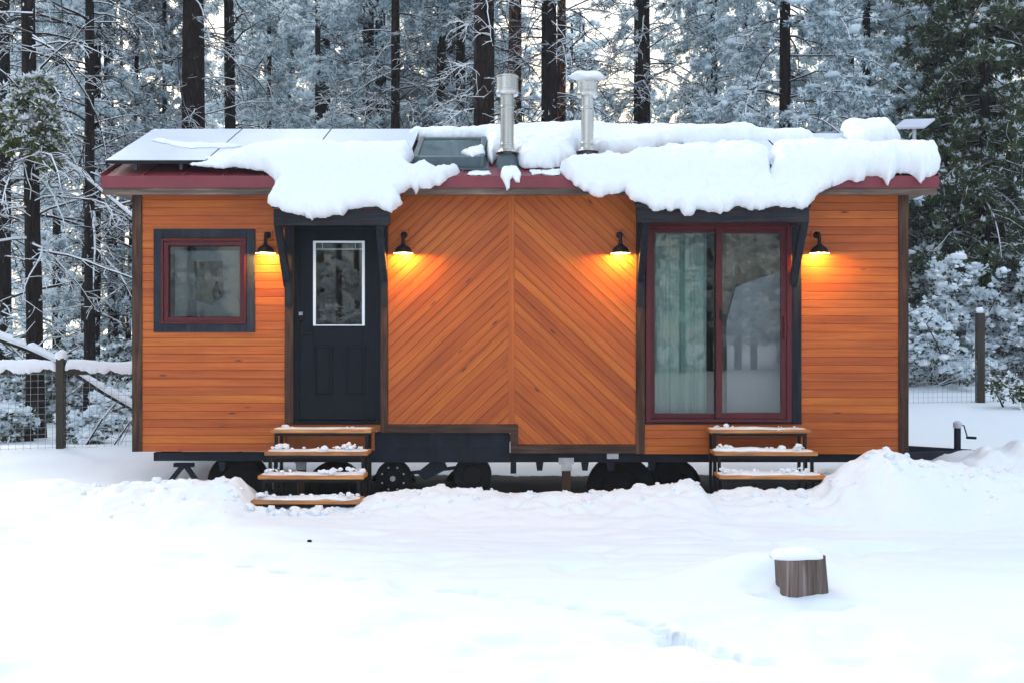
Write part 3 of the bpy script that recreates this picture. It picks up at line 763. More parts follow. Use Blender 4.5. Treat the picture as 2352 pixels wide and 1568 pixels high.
# ---- roof
r_ = MB(); TH = .05
def roofz(y): return ZE + (y - YE) * TA if y <= YR else ZR - (y - YR) * TA
r_.xprism([(YE + .012, ZE - .03), (YR, ZR - .03), (YEB - .012, ZE - .03), (YEB - .012, ZE), (YR, ZR), (YE + .012, ZE)], RX0 + .01, RX1 - .01)
x = RX0 + .012
while x < RX1:
    r_.xprism([(YE + .02, ZE - .002), (YR, ZR - .002), (YR, ZR + .022), (YE + .02, ZE + .022)], x - .008, x + .008)
    r_.xprism([(YEB - .02, ZE - .002), (YR + .001, ZR - .002), (YR + .001, ZR + .022), (YEB - .02, ZE + .022)], x - .008, x + .008)
    x += .405
roof = r_.build('roof', M['red'], house)
r_ = MB(); zfa, zfb = ZE + .004, PZ(432, YE)
r_.box(RX0, RX1, YE - .005, YE + .010, zfb, zfa)
for xa, xb in ((RX0 - .004, RX0 + .008), (RX1 - .008, RX1 + .004)):
    r_.xprism([(YE - .006, ZE + .03), (YR, ZR + .03), (YR, ZR - .09), (YE - .006, ZE - .09)], xa, xb); r_.xprism([(YEB, ZE + .03), (YR + .001, ZR + .03), (YR + .001, ZR - .09), (YEB, ZE - .09)], xa, xb)
r_.build('drip_edge', M['red'], roof, bevel=.003)
r_ = MB(); r_.box(RX0 + .01, RX1 - .01, YE + .012, YE + .045, PZ(447, YE), zfb + .01)
for xa, xb in ((RX0 + .012, RX0 + .045), (RX1 - .045, RX1 - .012)):
    r_.xprism([(YE + .046, ZE - .035), (YR, ZR - .035), (YR, ZR - .2), (YE + .046, PZ(447, YE))], xa, xb); r_.xprism([(YEB - .03, ZE - .035), (YR + .001, ZR - .035), (YR + .001, ZR - .2), (YEB - .03, PZ(447, YE))], xa, xb)
r_.build('fascia_board', M['fasciawood'], roof, bevel=.003)
r_ = MB(); zs = PZ(447, YE) + .03; r_.box(RX0 + .046, RX1 - .046, YE + .046, -.002, zs, zs + .02); r_.box(RX0 + .046, HX0 - .0, 0, YEB - .05, zs, zs + .02); r_.box(HX1, RX1 - .046, 0, YEB - .05, zs, zs + .02)
r_.build('soffit', M['fasciawood'], roof)

# ---- solar panels
def panel(x0, x1, ya, yb, off, parent=house):
    sn = 1 / math.hypot(1, TA); n = (-TA * sn, sn)
    za, zb = roofz(ya) + off, roofz(yb) + off
    p = MB(); t = .035
    p.xprism([(ya, za), (yb, zb), (yb, zb + t), (ya, za + t)], x0, x1)
    o = p.build('solar_panel', M['black'], parent)
    g_ = MB(); m = .005
    g_.xprism([(ya + m, za + t + m * TA + .001), (yb - m, zb + t - m * TA + .001), (yb - m, zb + t - m * TA + .004), (ya + m, za + t + m * TA + .004)], x0 + m, x1 - m)
    g_.build('cells', M['panel'], o)
    for xx in (x0 + .28, x1 - .28):
        for yy in (ya + .10, yb - .1):
            b = MB(); b.bar((xx, yy, roofz(yy) + .015), (xx, yy, roofz(yy) + off), .03); b.build('mount', M['flash'], o)
    return o
PY0 = -.20; xl = PX(241, PY0); pw = (PX(937, PY0) - xl) / 3
for i in range(3): panel(xl + i * pw + .003, xl + (i + 1) * pw - .003, PY0, PY0 + 1.46, .10)
xr = PX(1560, 1.0)
for i in range(3): panel(xr + i * .985 + .006, min(RX1 - .1, xr + (i + 1) * .985 - .006), PY0 + .02, PY0 + 1.42 - (.12 if i == 0 else 0), .05)

# ---- skylight
sk = MB(); ya, yb = -.02, .88
def slab(mb, x0, x1, ya, yb, o0, o1, mi=0, sx=0): mb.xprism([(ya, roofz(ya) + o0), (yb, roofz(yb) + o0), (yb, roofz(yb) + o1), (ya, roofz(ya) + o1)], x0, x1, mi)
sx0, sx1 = PX(948, ya), PX(1112, ya)
slab(sk, sx0 - .06, sx1 + .05, ya - .07, yb, .003, .02)
slab(sk, sx0, sx0 + .05, ya, yb, .021, .13); slab(sk, sx1 - .05, sx1, ya, yb, .021, .13); slab(sk, sx0 + .05, sx1 - .05, ya, ya + .06, .021, .125); slab(sk, sx0 + .05, sx1 - .05, yb - .06, yb, .021, .125)
sko = sk.build('skylight', M['flash'], roof, bevel=.004)
sk = MB(); slab(sk, sx0 + .05, sx1 - .05, ya + .06, yb - .06, .10, .11)
m_, nt_, b_ = mat('skylight_glass'); b_.inputs['Base Color'].default_value = (.03, .06, .065, 1); b_.inputs['Roughness'].default_value = .08
nt_.links.new(ramp(nt_, [(.3, (.03, .06, .07)), (.7, (.10, .15, .16))], noise(nt_, tc(nt_), 6, 5)), b_.inputs['Base Color'])
sk.build('pane', m_, sko)

# ---- flues
def flue(u, vcap0, vcap1, vbase, rc, rp, Yf):
    x, z0, zc0, zc1 = PX(u, Yf), roofz(Yf), PZ(vcap1, Yf), PZ(vcap0, Yf)
    c = MB(); p = [(rp, z0 + .08), (rp, z0 + .20), (rp + .004, z0 + .205), (rp + .004, z0 + .225), (rp, z0 + .23), (rp, zc0 - .14), (rp + .004, zc0 - .135), (rp + .004, zc0 - .12), (rp, zc0 - .115), (rp, zc0 + .02)]
    c.lathe((x, Yf, 0), p, 32)
    f = smooth_angle(c.build('chimney', M['steel'], roof), 30)
    c = MB(); p = [(rp, zc0), (rc * .92, zc0 - .002), (rc, zc0 + .012), (rc + .004, zc0 + .03), (rc, zc0 + .035), (rc, zc0 + .05), (rc - .006, zc0 + .055), (rc - .006, zc1 - .02), (rc - .002, zc1 - .016), (rc - .002, zc1), (rc - .02, zc1 + .006), (.001, zc1 + .012)]
    c.lathe((x, Yf, 0), p, 32); smooth_angle(c.build('chimney_cap', M['steel'], f), 30)
    c = MB(); c.lathe((x, Yf, 0), [(.16, z0 - .07), (.135, z0 - .02), (.10, z0 + .09), (.085, z0 + .11), (rp, z0 + .115)], 28); smooth_angle(c.build('roof_boot', M['flash'], f), 30)
    c = MB(); c.lathe((x, Yf, 0), [(rp + .05, z0 + .125), (rp + .055, z0 + .13), (rp + .01, z0 + .16), (rp, z0 + .17)], 28); smooth_angle(c.build('storm_collar', M['steel'], f), 30)
    return x, zc1
flue(1165, 176, 220, 383, .121, .072, .12)
xf, zf = flue(1349, 188, 223, 378, .116, .066, .17)
V, Fc = blobs(np.array([[xf, .17, zf + .045]]), np.array([.155]), .42, np.random.default_rng(3), True)
o = np_mesh('chimney_snow', V, Fc, None, [M['snow']], smooth=True); sb = o.modifiers.new('s', 'SUBSURF'); sb.levels = sb.render_levels = 2
tag(o, 'round cushion of snow on top of the right chimney cap', 'snow', kind='stuff')

# ---- satellite antenna on the far gable
Ys = 1.9; ax, az = PX(2100, Ys), PZ(300, Ys)
an = MB(); an.tube([(ax, Ys, PZ(342, Ys)), (ax, Ys, PZ(296, Ys))], .022, 12); an.bar((ax - .5, Ys + .02, PZ(342, Ys) + .02), (ax, Ys + .02, PZ(342, Ys) + .02), .03)
ant = an.build('antenna_mast', M['galv'], house)
an = MB(); q = [P(2052, 298, Ys - .05), P(2123, 296, Ys - .1), P(2148, 277, Ys + .18), P(2077, 279, Ys + .22)]
up_ = Vector((.0, -.1, .99)) * .025
vs = [tuple(p) for p in q] + [tuple(Vector(p) + up_) for p in q]
an.add(vs, [(3, 2, 1, 0), (4, 5, 6, 7), (0, 1, 5, 4), (1, 2, 6, 5), (2, 3, 7, 6), (3, 0, 4, 7)])
an.build('antenna_plate', M['lavender'], ant, bevel=.004)

# ---- wall lamps
def lamp(up, side):
    x = PX(up); z = PZ(541); Yl = -.14
    b = MB(); b.box(x - .048, x + .048, -.032, -.013, z - .052, z + .052)
    b.uv = [(v[0], v[2]) for f in b.f for v in [b.v[i] for i in f]]; b.bid = [(.55, .3, .4, 1)] * len(b.uv)
    base = b.build('wall_lamp', M['siding'], house, bevel=.003); base['label'] = 'black barn lamp glowing yellow on its wooden block, ' + side
    c = MB(); c.lathe((x, -.0325, z), [(.036, 0), (.036, -.006), (.03, -.018), (.001, -.02)], 24, axis='Y'); 
    smooth_angle(c.build('canopy_plate', M['black'], base), 35)
    zr = PZ(581, Yl)
    c = MB(); c.tube([(x, -.045, z), (x, -.08, z + .016), (x, -.115, z + .012), (x, -.137, z - .015), (x, Yl, z - .05), (x, Yl, zr + .09)], [.014, .015, .016, .017, .018, .019], 14)
    c.lathe((x, Yl, 0), [(.019, zr + .082), (.023, zr + .084), (.023, zr + .10), (.019, zr + .102)], 18)
    smooth_angle(c.build('arm', M['black'], base), 35)
    c = MB(); pr = [(.022, .088), (.030, .080), (.050, .068), (.072, .050), (.084, .028), (.092, .010), (.101, .002), (.102, -.002)]
    c.lathe((x, Yl, zr), pr, 32, 0); c.lathe((x, Yl, zr), [(r0 - .003, h - .003) for r0, h in pr][::-1], 32, 1)
    c.lathe((x, Yl, zr), [(.102, -.002), (.099, -.005)], 32, 1)
    smooth_angle(c.build('shade', [M['black'], M['cream']], base), 35)
    c = MB(); c.lathe((x, Yl, zr), [(.001, .018), (.016, .022), (.024, .036), (.018, .058), (.012, .07)], 16); c.build('bulb', M['bulb'], base, smooth=True)
    L = bpy.data.lights.new('lamp_light', 'POINT'); L.energy = LAMP_W; L.color = (1, .52, .08); L.shadow_soft_size = .018
    lo = bpy.data.objects.new('lamp_light', L); col.objects.link(lo); lo.parent = base; lo.location = (x, Yl - .0, zr + .006)
LAMP_W = 14
lamp(617, 'left of the entry door'); lamp(929, 'right of the entry door'); lamp(1422, 'left of the sliding door'); lamp(1873, 'right of the sliding door')

# ---- trailer underneath
c = MB()
yf = .06
c.box(PX(348), PX(600), yf, yf + .1, PZ(1059), PZ(1040)); c.box(PX(600), PX(2062), yf, yf + .1, PZ(1062), PZ(1041) - .003)
c.box(PX(348), PX(2085), 2.25, 2.35, PZ(1060), PZ(1040))
for u in (350, 620, 850, 1060, 1250, 1420, 1600, 1800, 2040): c.box(PX(u), PX(u) + .05, yf + .1, 2.25, PZ(1056), PZ(1042))
for u in (505, 1240, 1345, 1405, 1500): c.prism([P(u - 9, 1061)[::2], P(u + 9, 1061)[::2], P(u + 6, 1082)[::2], P(u - 6, 1082)[::2]], yf + .02, yf + .08)
c.build('chassis', M['chassis'], house, bevel=.003)
c = MB(); c.box(PX(850), PX(1171), .04, .07, PZ(1062), PZ(992)); c.box(PX(1078), PX(1083), .02, .039, PZ(1060), PZ(992)); c.box(PX(860), PX(1171), .07, 2.2, PZ(1000), PZ(994))
c.box(PX(988), PX(1001), .022, .039, PZ(1058), PZ(993)); c.box(PX(1172) + .002, PX(1186), .05, .09, PZ(1088), PZ(1062)); c.box(PX(855), PX(1165), .035, .0395, PZ(1030), PZ(1027))
c.build('side_plate', M['chassis'], house, bevel=.003)
c = MB(); c.prism([P(u, v)[::2] for u, v in ((955, 1088), (985, 1064), (1020, 1063), (1027, 1078), (975, 1105))], .10, .14)
c.tube([P(940, 1085, .15), P(1055, 1072, .15)], .02, 8)
c.build('suspension_arm', M['chassis'], house, bevel=.004)
def drum(u, v, rp, tilt, lugs=True):
    x, _, z = P(u, v, .12)
    d = MB(); d.lathe((x, .12, z), [(rp, .12), (rp, .0), (rp * .94, -.015), (rp * .55, -.02), (rp * .5, -.035), (.001, -.04)], 36, axis='Y')
    o = smooth_angle(d.build('wheel_hub', M['rubber'], house), 35)
    if lugs:
        for k in range(8):
            a = 2 * math.pi * (k + .5) / 8; q = MB(); q.lathe((x + .66 * rp * math.cos(a), .12 - .018, z + .66 * rp * math.sin(a)), [(.010, 0), (.010, -.016), (.001, -.018)], 8, axis='Y'); q.build('lug_nut', M['galv'], o)
        q = MB(); q.lathe((x, .08, z), [(.028, 0), (.028, -.012), (.022, -.014), (.018, -.008), (.001, -.008)], 18, axis='Y'); q.build('hub_cap', M['galv'], o)
    return o
drum(903, 1097, .185, 0)
drum(1085, 1090, .20, 0, False)
def tyre(u, v, rp, Y):
    x, _, z = P(u, v, Y); w_ = .11
    d = MB(); d.lathe((x, Y, z), [(rp * .55, w_), (rp * .9, w_ * .95), (rp, w_ * .7), (rp, -w_ * .7), (rp * .9, -w_ * .95), (rp * .6, -w_), (rp * .55, -w_ * .6), (.001, -w_ * .5)], 32, axis='Y')
    smooth_angle(d.build('wheel', M['rubber'], house), 35)
tyre(548, 1105, .32, .5); tyre(1075, 1125, .3, 1.9); tyre(905, 1125, .3, 1.9); tyre(1425, 1120, .36, .4); tyre(1540, 1118, .33, .6); tyre(770, 1120, .3, .5)
def prop(u, w, v0, v1, bu0, bu1, bv0, bv1, Y=.18):
    c = MB(); c.box(PX(u - w / 2, Y), PX(u + w / 2, Y), Y, Y + .09, PZ(v1, Y), PZ(v0, Y)); o = c.build('prop_post', M['post'], house, bevel=.004)
    c = MB(); c.box(PX(bu0, Y), PX(bu1, Y), Y - .012, Y - .002, PZ((bv0 + bv1) / 2, Y), PZ(bv0, Y)); c.box(PX(u - w / 2 - 2, Y), PX(u + w / 2 + 2, Y), Y - .012, Y - .002, PZ(bv1, Y), PZ((bv0 + bv1) / 2, Y) - .001); c.build('bracket', M['galv'], o)
prop(1301, 20, 1062, 1150, 1283, 1318, 1050, 1080, .03); prop(691, 18, 1062, 1160, 678, 705, 1051, 1078)
c = MB(); c.box(PX(1394), PX(1421), .0, .055, PZ(1053), PZ(1040)); c.build('junction_box', M['galv'], house, bevel=.004)
# scissor stabiliser
c = MB(); a_ = P(420, 1068, .2); c.bar(a_, P(385, 1112, .2), .035, .05); c.bar((a_[0] + .03, .2, a_[2]), P(458, 1112, .2), .035, .05); c.box(PX(400, .2), PX(445, .2), .17, .24, PZ(1071, .2), PZ(1062, .2)); c.bar(P(360, 1111, .2), P(388, 1111, .2), .02)
c.tube([P(418, 1074, .16), P(418, 1074, .25)], .022, 10)
c.build('stabiliser_jack', M['chassis'], house, bevel=.003)
# hitch tongue and crank jack
c = MB(); z = PZ(1045, 1.25)
c.bar((HX1 - .3, .5, .28), (5.35, 1.25, .25), .05, .09); c.bar((HX1 - .3, 2.1, .28), (5.35, 1.3, .25), .05, .09); c.build('tongue', M['chassis'], house)
jx = PX(2199, 1.25); z0, z1 = PZ(1040, 1.25), PZ(976, 1.25)
c = MB(); c.tube([(jx, 1.25, z0 - .2), (jx, 1.25, z1 - .03)], .038, 16); jk = smooth_angle(c.build('crank_jack', M['chassis'], house), 40)
c = MB(); c.lathe((jx, 1.25, z1), [(.042, -.03), (.048, -.028), (.048, .03), (.03, .05), (.001, .055)], 18); smooth_angle(c.build('jack_head', M['lavender'], jk), 40)
c = MB(); c.tube([(jx + .04, 1.25, z1 + .005), (jx + .075, 1.25, z1 + .0), P(2222, 1004, 1.22)], .008, 8); c.tube([P(2221, 1004, 1.22), P(2241, 1005, 1.1)], .016, 10); c.build('crank_handle', M['black'], jk)

# ---- snow on the roof
ridge_path = [(1.95, ZR - .7 * TA + .02), (1.3, ZR + .02), (1.2, ZR + .02), (-.27, ZE + .03)]
hang = [(1.95, ZR - .7 * TA + .14), (1.3, ZR + .15), (1.2, ZR + .14), (-.18, ZE + .17), (-.30, ZE + .03), (-.50, PZ(479, -.5) + .05), (-.56, PZ(479, -.5) - .02), (-.57, PZ(479, -.5) - .16)]
hang2 = [(1.95, ZR - .7 * TA + .09), (1.3, ZR + .10), (1.2, ZR + .09), (-.18, ZE + .13), (-.31, ZE + .02), (-.50, PZ(479, -.5) + .05), (-.56, PZ(479, -.5) - .02), (-.57, PZ(479, -.5) - .16)]
def HA(X, T): return .035 + .15 * sstep(1.75, 2.35, T) - .07 * sstep(2.45, 2.65, T)
def HC(X, T): return .05 + .03 * sstep(.9, 1.5, T) + .12 * sstep(1.5, 2.3, T) - .08 * sstep(2.45, 2.65, T)
snow_slab('roof_snow', [(430, 371), (470, 362), (540, 352), (620, 355), (660, 352), (700, 358), (790, 362), (850, 352), (900, 350), (950, 362), (938, 388), (960, 394), (1030, 392), (1060, 391), (1048, 403), (1010, 420), (990, 430),
                        (962, 430), (955, 450), (946, 432), (930, 438), (915, 450), (922, 475), (912, 490), (900, 492), (888, 481), (882, 479), (800, 480), (790, 494), (745, 500), (712, 512), (700, 500), (672, 492), (640, 483), (622, 480), (616, 465), (626, 440), (640, 414),
                        (610, 402), (575, 391), (540, 384), (480, 381), (440, 378)], hang, lambda X, T: HA(X, T) * sstep(-3.4, -2.2, X) + .015, .085,
          'thick snow slid off the left solar panels onto the door canopy', seed=3, lump=.028, edge=.016)
snow_slab('roof_snow', [(1279, 394), (1310, 389), (1360, 384), (1430, 378), (1500, 370), (1560, 362), (1575, 345), (1735, 345), (1750, 364), (1763, 372), (1771, 418), (1773, 368), (1776, 345), (1850, 340), (1950, 346), (2040, 352), (2110, 356), (2148, 368), (2157, 392),
                        (2150, 402), (2125, 405), (2115, 419), (2100, 405), (2060, 402), (2048, 417), (2038, 424), (2022, 411), (1990, 408), (1950, 420), (1900, 428), (1882, 445), (1868, 462), (1857, 476), (1800, 474), (1760, 478), (1700, 479), (1640, 484), (1600, 484), (1592, 500), (1572, 502), (1562, 488), (1500, 485), (1478, 474), (1450, 458), (1430, 443), (1400, 452), (1375, 458), (1350, 441), (1325, 430), (1300, 412)],
          hang2, HC, .095, 'great bank of snow over the sliding door canopy and right eave', seed=8, lump=.034, edge=.016)
snow_slab('roof_snow', [(915, 300), (960, 300), (1200, 300), (1300, 300), (1600, 300), (1880, 300), (1875, 330), (1745, 332), (1700, 330), (1560, 338), (1480, 352), (1400, 364), (1372, 362), (1340, 345), (1325, 375), (1290, 384), (1240, 386), (1200, 386), (1180, 370), (1160, 345), (1130, 378), (1118, 365), (1112, 322), (1030, 328), (975, 322), (935, 326)],
          ridge_path, lambda X, T: .16 + .03 * np.sin(X * 2.1) + .05 * sstep(1.2, 2.2, X) - .10 * sstep(2.5, 3.1, X), .14, 'smooth snow along the ridge behind the skylight and chimneys', seed=15)
snow_slab('roof_snow', [(1930, 300), (2040, 300), (2066, 326), (1985, 340), (1950, 330)], [(p[0], p[1] + .1) for p in ridge_path], .17, .12, 'separate block of snow on the right end of the ridge', seed=21)
snow_slab('roof_snow', [(1152, 390), (1188, 388), (1198, 402), (1194, 418), (1184, 420), (1178, 408), (1172, 415), (1170, 434), (1163, 441), (1158, 425), (1149, 408)], [(.4, roofz(.4) + .01), (YE, ZE + .01), (YE - .015, ZE - .03), (YE - .02, ZE - .3)], .05, .05, 'small clump of snow dripping over the bare red eave', seed=24, step=.008, edge=.006)
snow_slab('roof_snow', [(1058, 352), (1080, 343), (1110, 336), (1112, 356), (1085, 363)], [(1.0, roofz(1.0) + .115), (-.1, roofz(-.1) + .115)], .04, .06, 'small patch of snow on the skylight glass', seed=27, step=.01)
snow_slab('roof_snow', [(345, 323), (380, 322), (440, 330), (520, 331), (560, 336), (540, 340), (440, 341), (400, 336)], [(1.25, roofz(1.25) + .142), (-.2, roofz(-.2) + .142)], .022, .08, 'thin leftover patch of snow on the leftmost solar panel', seed=29, step=.014)
# frost crust on the bare eave metal
snow_slab('roof_snow', [(1080, 395), (1120, 392), (1130, 400), (1100, 406), (1068, 408)], [(.4, roofz(.4) + .01), (YE + .01, ZE + .01)], .008, .03, 'icy crust on the red metal beside the skylight', seed=31, step=.01)
snow_slab('roof_snow', [(1215, 392), (1245, 391), (1290, 390), (1285, 404), (1240, 400), (1225, 406)], [(.4, roofz(.4) + .01), (YE + .01, ZE + .01)], .008, .03, 'icy crust on the red metal left of the right bank', seed=33, step=.01)

# ================================================================== STEPS
def steps(x0, x1, zs, yfs, rot, label, seed, ground):
    xc = (x0 + x1) / 2; w2 = (x1 - x0) / 2
    t = empty('entry_steps', (xc, yfs[0], ground), True); t.rotation_euler = (0, 0, rot); tag(t, label, 'steps', 'black framed steps with wooden treads')
    y00 = yfs[0]; run = .27
    def L(x, y, z): return (x, y - y00, z - ground)
    for k, (z, y) in enumerate(zip(zs, yfs)):
        dep = .30
        m = MB(); gap = .004
        for a, b_ in ((y, y + dep / 2 - gap), (y + dep / 2 + gap, y + dep)):
            p = L(-w2, a, z - .036); q = L(w2, b_, z); m.box(p[0], q[0], p[1], q[1], p[2], q[2])
        to = m.build('tread', M['tread'], t, bevel=.004)
        rr = random.Random(seed * 31 + k); lst = []
        p = L(0, y + .14, z)
        lst.append(dict(p0=(-w2 + .01, p[1] + .01, p[2]), p1=(w2 - .02, p[1] + .01, p[2]), w=.26, h=.016 if k == 0 else .03, seed=seed * 9 + k, nz=.7, sag=.004, gaps=.55, n=140))
        strips('snow', lst, to)
        r9 = np.random.default_rng(seed * 50 + k); nb = 14 if k == 0 else 48
        side = r9.random(nb); bx = np.where(side < .35, -w2 + .06 + np.abs(r9.normal(0, .09, nb)), np.where(side < .75, w2 - .10 - np.abs(r9.normal(0, .13, nb)), r9.uniform(-w2 + .03, w2 - .03, nb)))
        rs_ = (.006 if k == 0 else .008) + r9.gamma(1.3, .003 if k == 0 else .0055, nb)
        pk = np.exp(-((bx + w2 - .1) / .12) ** 2) + np.exp(-((bx - w2 + .2) / .14) ** 2)
        bz = p[2] + .012 + rs_ * .4 + (0 if k == 0 else .035) * pk * r9.random(nb)
        V, Fc = blobs(np.stack([bx, p[1] + r9.uniform(-.11, .12, nb) * .9, bz], 1), rs_, .75, r9, True)
        np_mesh('snow_crumbs', V, Fc, None, [M['snow']], to, smooth=True)['kind'] = 'stuff'
    f = MB(); T = .03; e = .05
    n = len(zs)
    for sx in (-1, 1):
        xx = sx * (w2 - e)
        for k, (z, y) in enumerate(zip(zs, yfs)):
            zt_ = z - .037
            zlow = ground - .1
            a = L(xx, y + .035, zt_ - T / 2); b_ = L(xx, -.0 if False else y + .29, zt_ - T / 2)
            f.bar((a[0], a[1] - .015, a[2]), b_, T)
            znext = zs[k + 1] - .037 if k + 1 < n else zlow
            c0 = L(xx, y + .035, zt_ - T - .001); f.bar(c0, (c0[0], c0[1], L(0, 0, zlow)[2]), T)
            c0 = L(xx, y + .275, zt_ - T - .001); f.bar(c0, (c0[0], c0[1], L(0, 0, zlow)[2]), T)
    for k, (z, y) in enumerate(zip(zs, yfs)):
        a = L(-w2 + e + .016, y + .035, z - .037 - T / 2); f.bar(a, (w2 - e - .016, a[1], a[2]), T)
        a = L(-w2 + e + .016, y + .275, z - .037 - T / 2); f.bar(a, (w2 - e - .016, a[1], a[2]), T)
    f.build('steps_frame', M['black'], t)
yfs = [-.35, -.62, -.89, -1.16]
steps(-2.435, -1.42, [.665, .468, .270, .072], yfs, 0, 'four snow-dusted wooden steps on a black frame below the navy entry door', 3, 0.0)
steps(2.0, 3.01, [.663, .466, .270], yfs[:3], R(-1.2), 'three snow-dusted wooden steps on a black frame below the sliding glass door', 5, 0.05)

# ================================================================== STUMP + debris
ys = 1.55 * F / (1339 - CV) - D; xs = PX(1831, ys); zg = gz1(xs, ys)
st = MB(); n = 26; rr = random.Random(4); prof = []
rad = [1 + .07 * math.sin(3 * a * 2 * math.pi / n + 1) + .13 * rr.uniform(-1, 1) for a in range(n)]
for iz, z in enumerate([-.15, -.03, .06, .13, .19, .215]):
    for k in range(n):
        t = 2 * math.pi * k / n; sq = 1 / max(abs(math.cos(t)), abs(math.sin(t)), .8)
        x_ = .145 * rad[k] * math.cos(t) * min(sq, 1.25) ; y_ = .10 * rad[k] * math.sin(t) * min(sq, 1.25)
        lean = -.07 * z; wz = z + (.012 * rr.uniform(-1, 1) + .018 * math.cos(t) if iz == 5 else 0)
        st.v.append((xs + x_ * (1 - .12 * z) + lean + .03, ys + y_, zg + wz))
for iz in range(5):
    for k in range(n): st.f.append((iz * n + k, iz * n + (k + 1) % n, (iz + 1) * n + (k + 1) % n, (iz + 1) * n + k)); st.m.append(0)
st.f.append(tuple(5 * n + k for k in range(n))); st.m.append(0)
stump = empty('tree_stump', (xs, ys, zg)); tag(stump, 'weathered grey wooden stump sticking out of the snow in front', 'stump')
so = st.build('stump_wood', M['oldwood'], stump); smooth_angle(so, 50)
cap = strips('snow_cap', [dict(p0=(xs - .17, ys + .0, zg + .208), p1=(xs + .155, ys + .0, zg + .222), w=.27, h=.07, seed=4, nz=.3, sag=.004, n=40, m=13)], stump)
# dark bits of debris by the tracks
def bit(u, v, s_, seed, label, group=None):
    y = 1.55 * F / (v - CV) - D; x = PX(u, y); z = gz1(x, y)
    rr = np.random.default_rng(seed); V, Fc = blobs(np.array([[x, y, z + s_ * .3]]), np.array([s_]), .6, rr)
    o = np_mesh('bark_scrap', V, Fc, None, [M['bark']]); tag(o, label, 'bark scrap', group)
bit(711, 1236, .022, 1, 'small dark scrap of bark lying on snow below the entry steps')
bit(1555, 1459, .030, 2, 'dark bark scrap in the deepest footprint pit of the foreground')
bit(1690, 1490, .014, 3, 'tiny dark scrap at the far right end of the track')
bit(1493, 1412, .010, 4, 'tiny dark speck in the middle of the snow track')

# ================================================================== VEGETATION
def unit(a): return a / (np.linalg.norm(a, axis=-1, keepdims=True) + 1e-9)
def tufts(C, Dr, k, ln, wd, r, snow=.55, spread=1.0, droop=0.):
    """k small leaf blades round each centre; returns quads and a snow flag"""
    n = len(C); u = unit(r.normal(size=(n, k, 3))); d = unit(Dr[:, None, :] * (1.0 / spread) + u); d[..., 2] -= droop; d = unit(d)
    L = ln * r.uniform(.6, 1.25, (n, k, 1)); W = wd * r.uniform(.7, 1.4, (n, k, 1))
    sd = unit(np.cross(d, unit(r.normal(size=(n, k, 3)))))
    c = C[:, None, :] + u * ln * .18
    isn = r.random((n, k)) < np.clip(snow + .45 * d[..., 2], 0, 1)
    # laden blades lie flatter and face upward
    up = np.array([0, 0, 1.]); sd = np.where(isn[..., None], unit(sd - up * (sd * up).sum(-1, keepdims=True) * .8), sd)
    W = np.where(isn[..., None], W * 1.5, W); c = c + np.where(isn[..., None], up * wd * .5, 0)
    q = np.stack([c, c + d * L * .5 + sd * W * .5, c + d * L, c + d * L * .5 - sd * W * .5], 2)
    q[..., 3, 2] -= 0
    V = q.reshape(-1, 3); Fq = np.arange(len(V)).reshape(-1, 4)
    return V, Fq, isn.ravel().astype(int)
translucent(M['frost'], .4, (.86, .92, .96)); translucent(M['needle'], .3, (.35, .45, .48)); translucent(M['cedar'], .3, (.10, .14, .05)); translucent(M['yellowgreen'], .35, (.22, .26, .06))
def _cs(n):
    g = np.linspace(-1, 1, n + 1); V = []; Q = []
    for ax in range(3):
        for sg in (-1, 1):
            o = len(V)
            for a in g:
                for b in g:
                    p = [0, 0, 0]; p[ax] = sg; p[(ax + 1) % 3] = a; p[(ax + 2) % 3] = b * sg; V.append(p)
            for i in range(n):
                for j in range(n): k = o + i * (n + 1) + j; Q.append((k, k + n + 1, k + n + 2, k + 1))
    V = np.array(V, float); return V / np.linalg.norm(V, axis=1, keepdims=True), np.array(Q)
def qblobs(C, rs, r, n):
    T, Q = _cs(n); m = len(C)
    el = np.stack([r.uniform(.8, 2.0, m), r.uniform(.7, 1.3, m), r.uniform(.4, .75, m)], 1)[:, None]
    V = T[None] * el * rs[:, None, None]; a = r.uniform(0, 6.28, m)[:, None]
    X_ = V[..., 0] * np.cos(a) - V[..., 1] * np.sin(a); Y_ = V[..., 0] * np.sin(a) + V[..., 1] * np.cos(a)
    W = np.stack([X_, Y_, V[..., 2]], -1) + C[:, None]
    return W.reshape(-1, 3), (Q[None] + (np.arange(m) * len(T))[:, None, None]).reshape(-1, 4)
class Arr:
    """quad soup collector"""
    def __init__(s): s.V = []; s.F = []; s.M = []; s.n = 0
    def add(s, V, Fq, m):
        if len(V) == 0: return
        s.V.append(V); s.F.append(Fq + s.n); s.M.append(np.broadcast_to(m, len(Fq)) if np.ndim(m) == 0 else m); s.n += len(V)
    def get(s): return np.concatenate(s.V), np.concatenate(s.F), np.concatenate(s.M)
def tubes(lines, rads, sides):
    """lines (n,p,3), rads (n,p)"""
    n, p, _ = lines.shape
    d = unit(np.gradient(lines, axis=1)); a = unit(np.cross(d, np.array([.13, .21, 1.]))); b = np.cross(d, a)
    t = np.arange(sides) * 2 * np.pi / sides
    V = lines[:, :, None, :] + (a[:, :, None, :] * np.cos(t)[None, None, :, None] + b[:, :, None, :] * np.sin(t)[None, None, :, None]) * rads[:, :, None, None]
    I = np.arange(n * p * sides).reshape(n, p, sides); K = np.roll(I, -1, 2)
    Fq = np.stack([I[:, :-1], K[:, :-1], K[:, 1:], I[:, 1:]], -1).reshape(-1, 4)
    return V.reshape(-1, 3), Fq
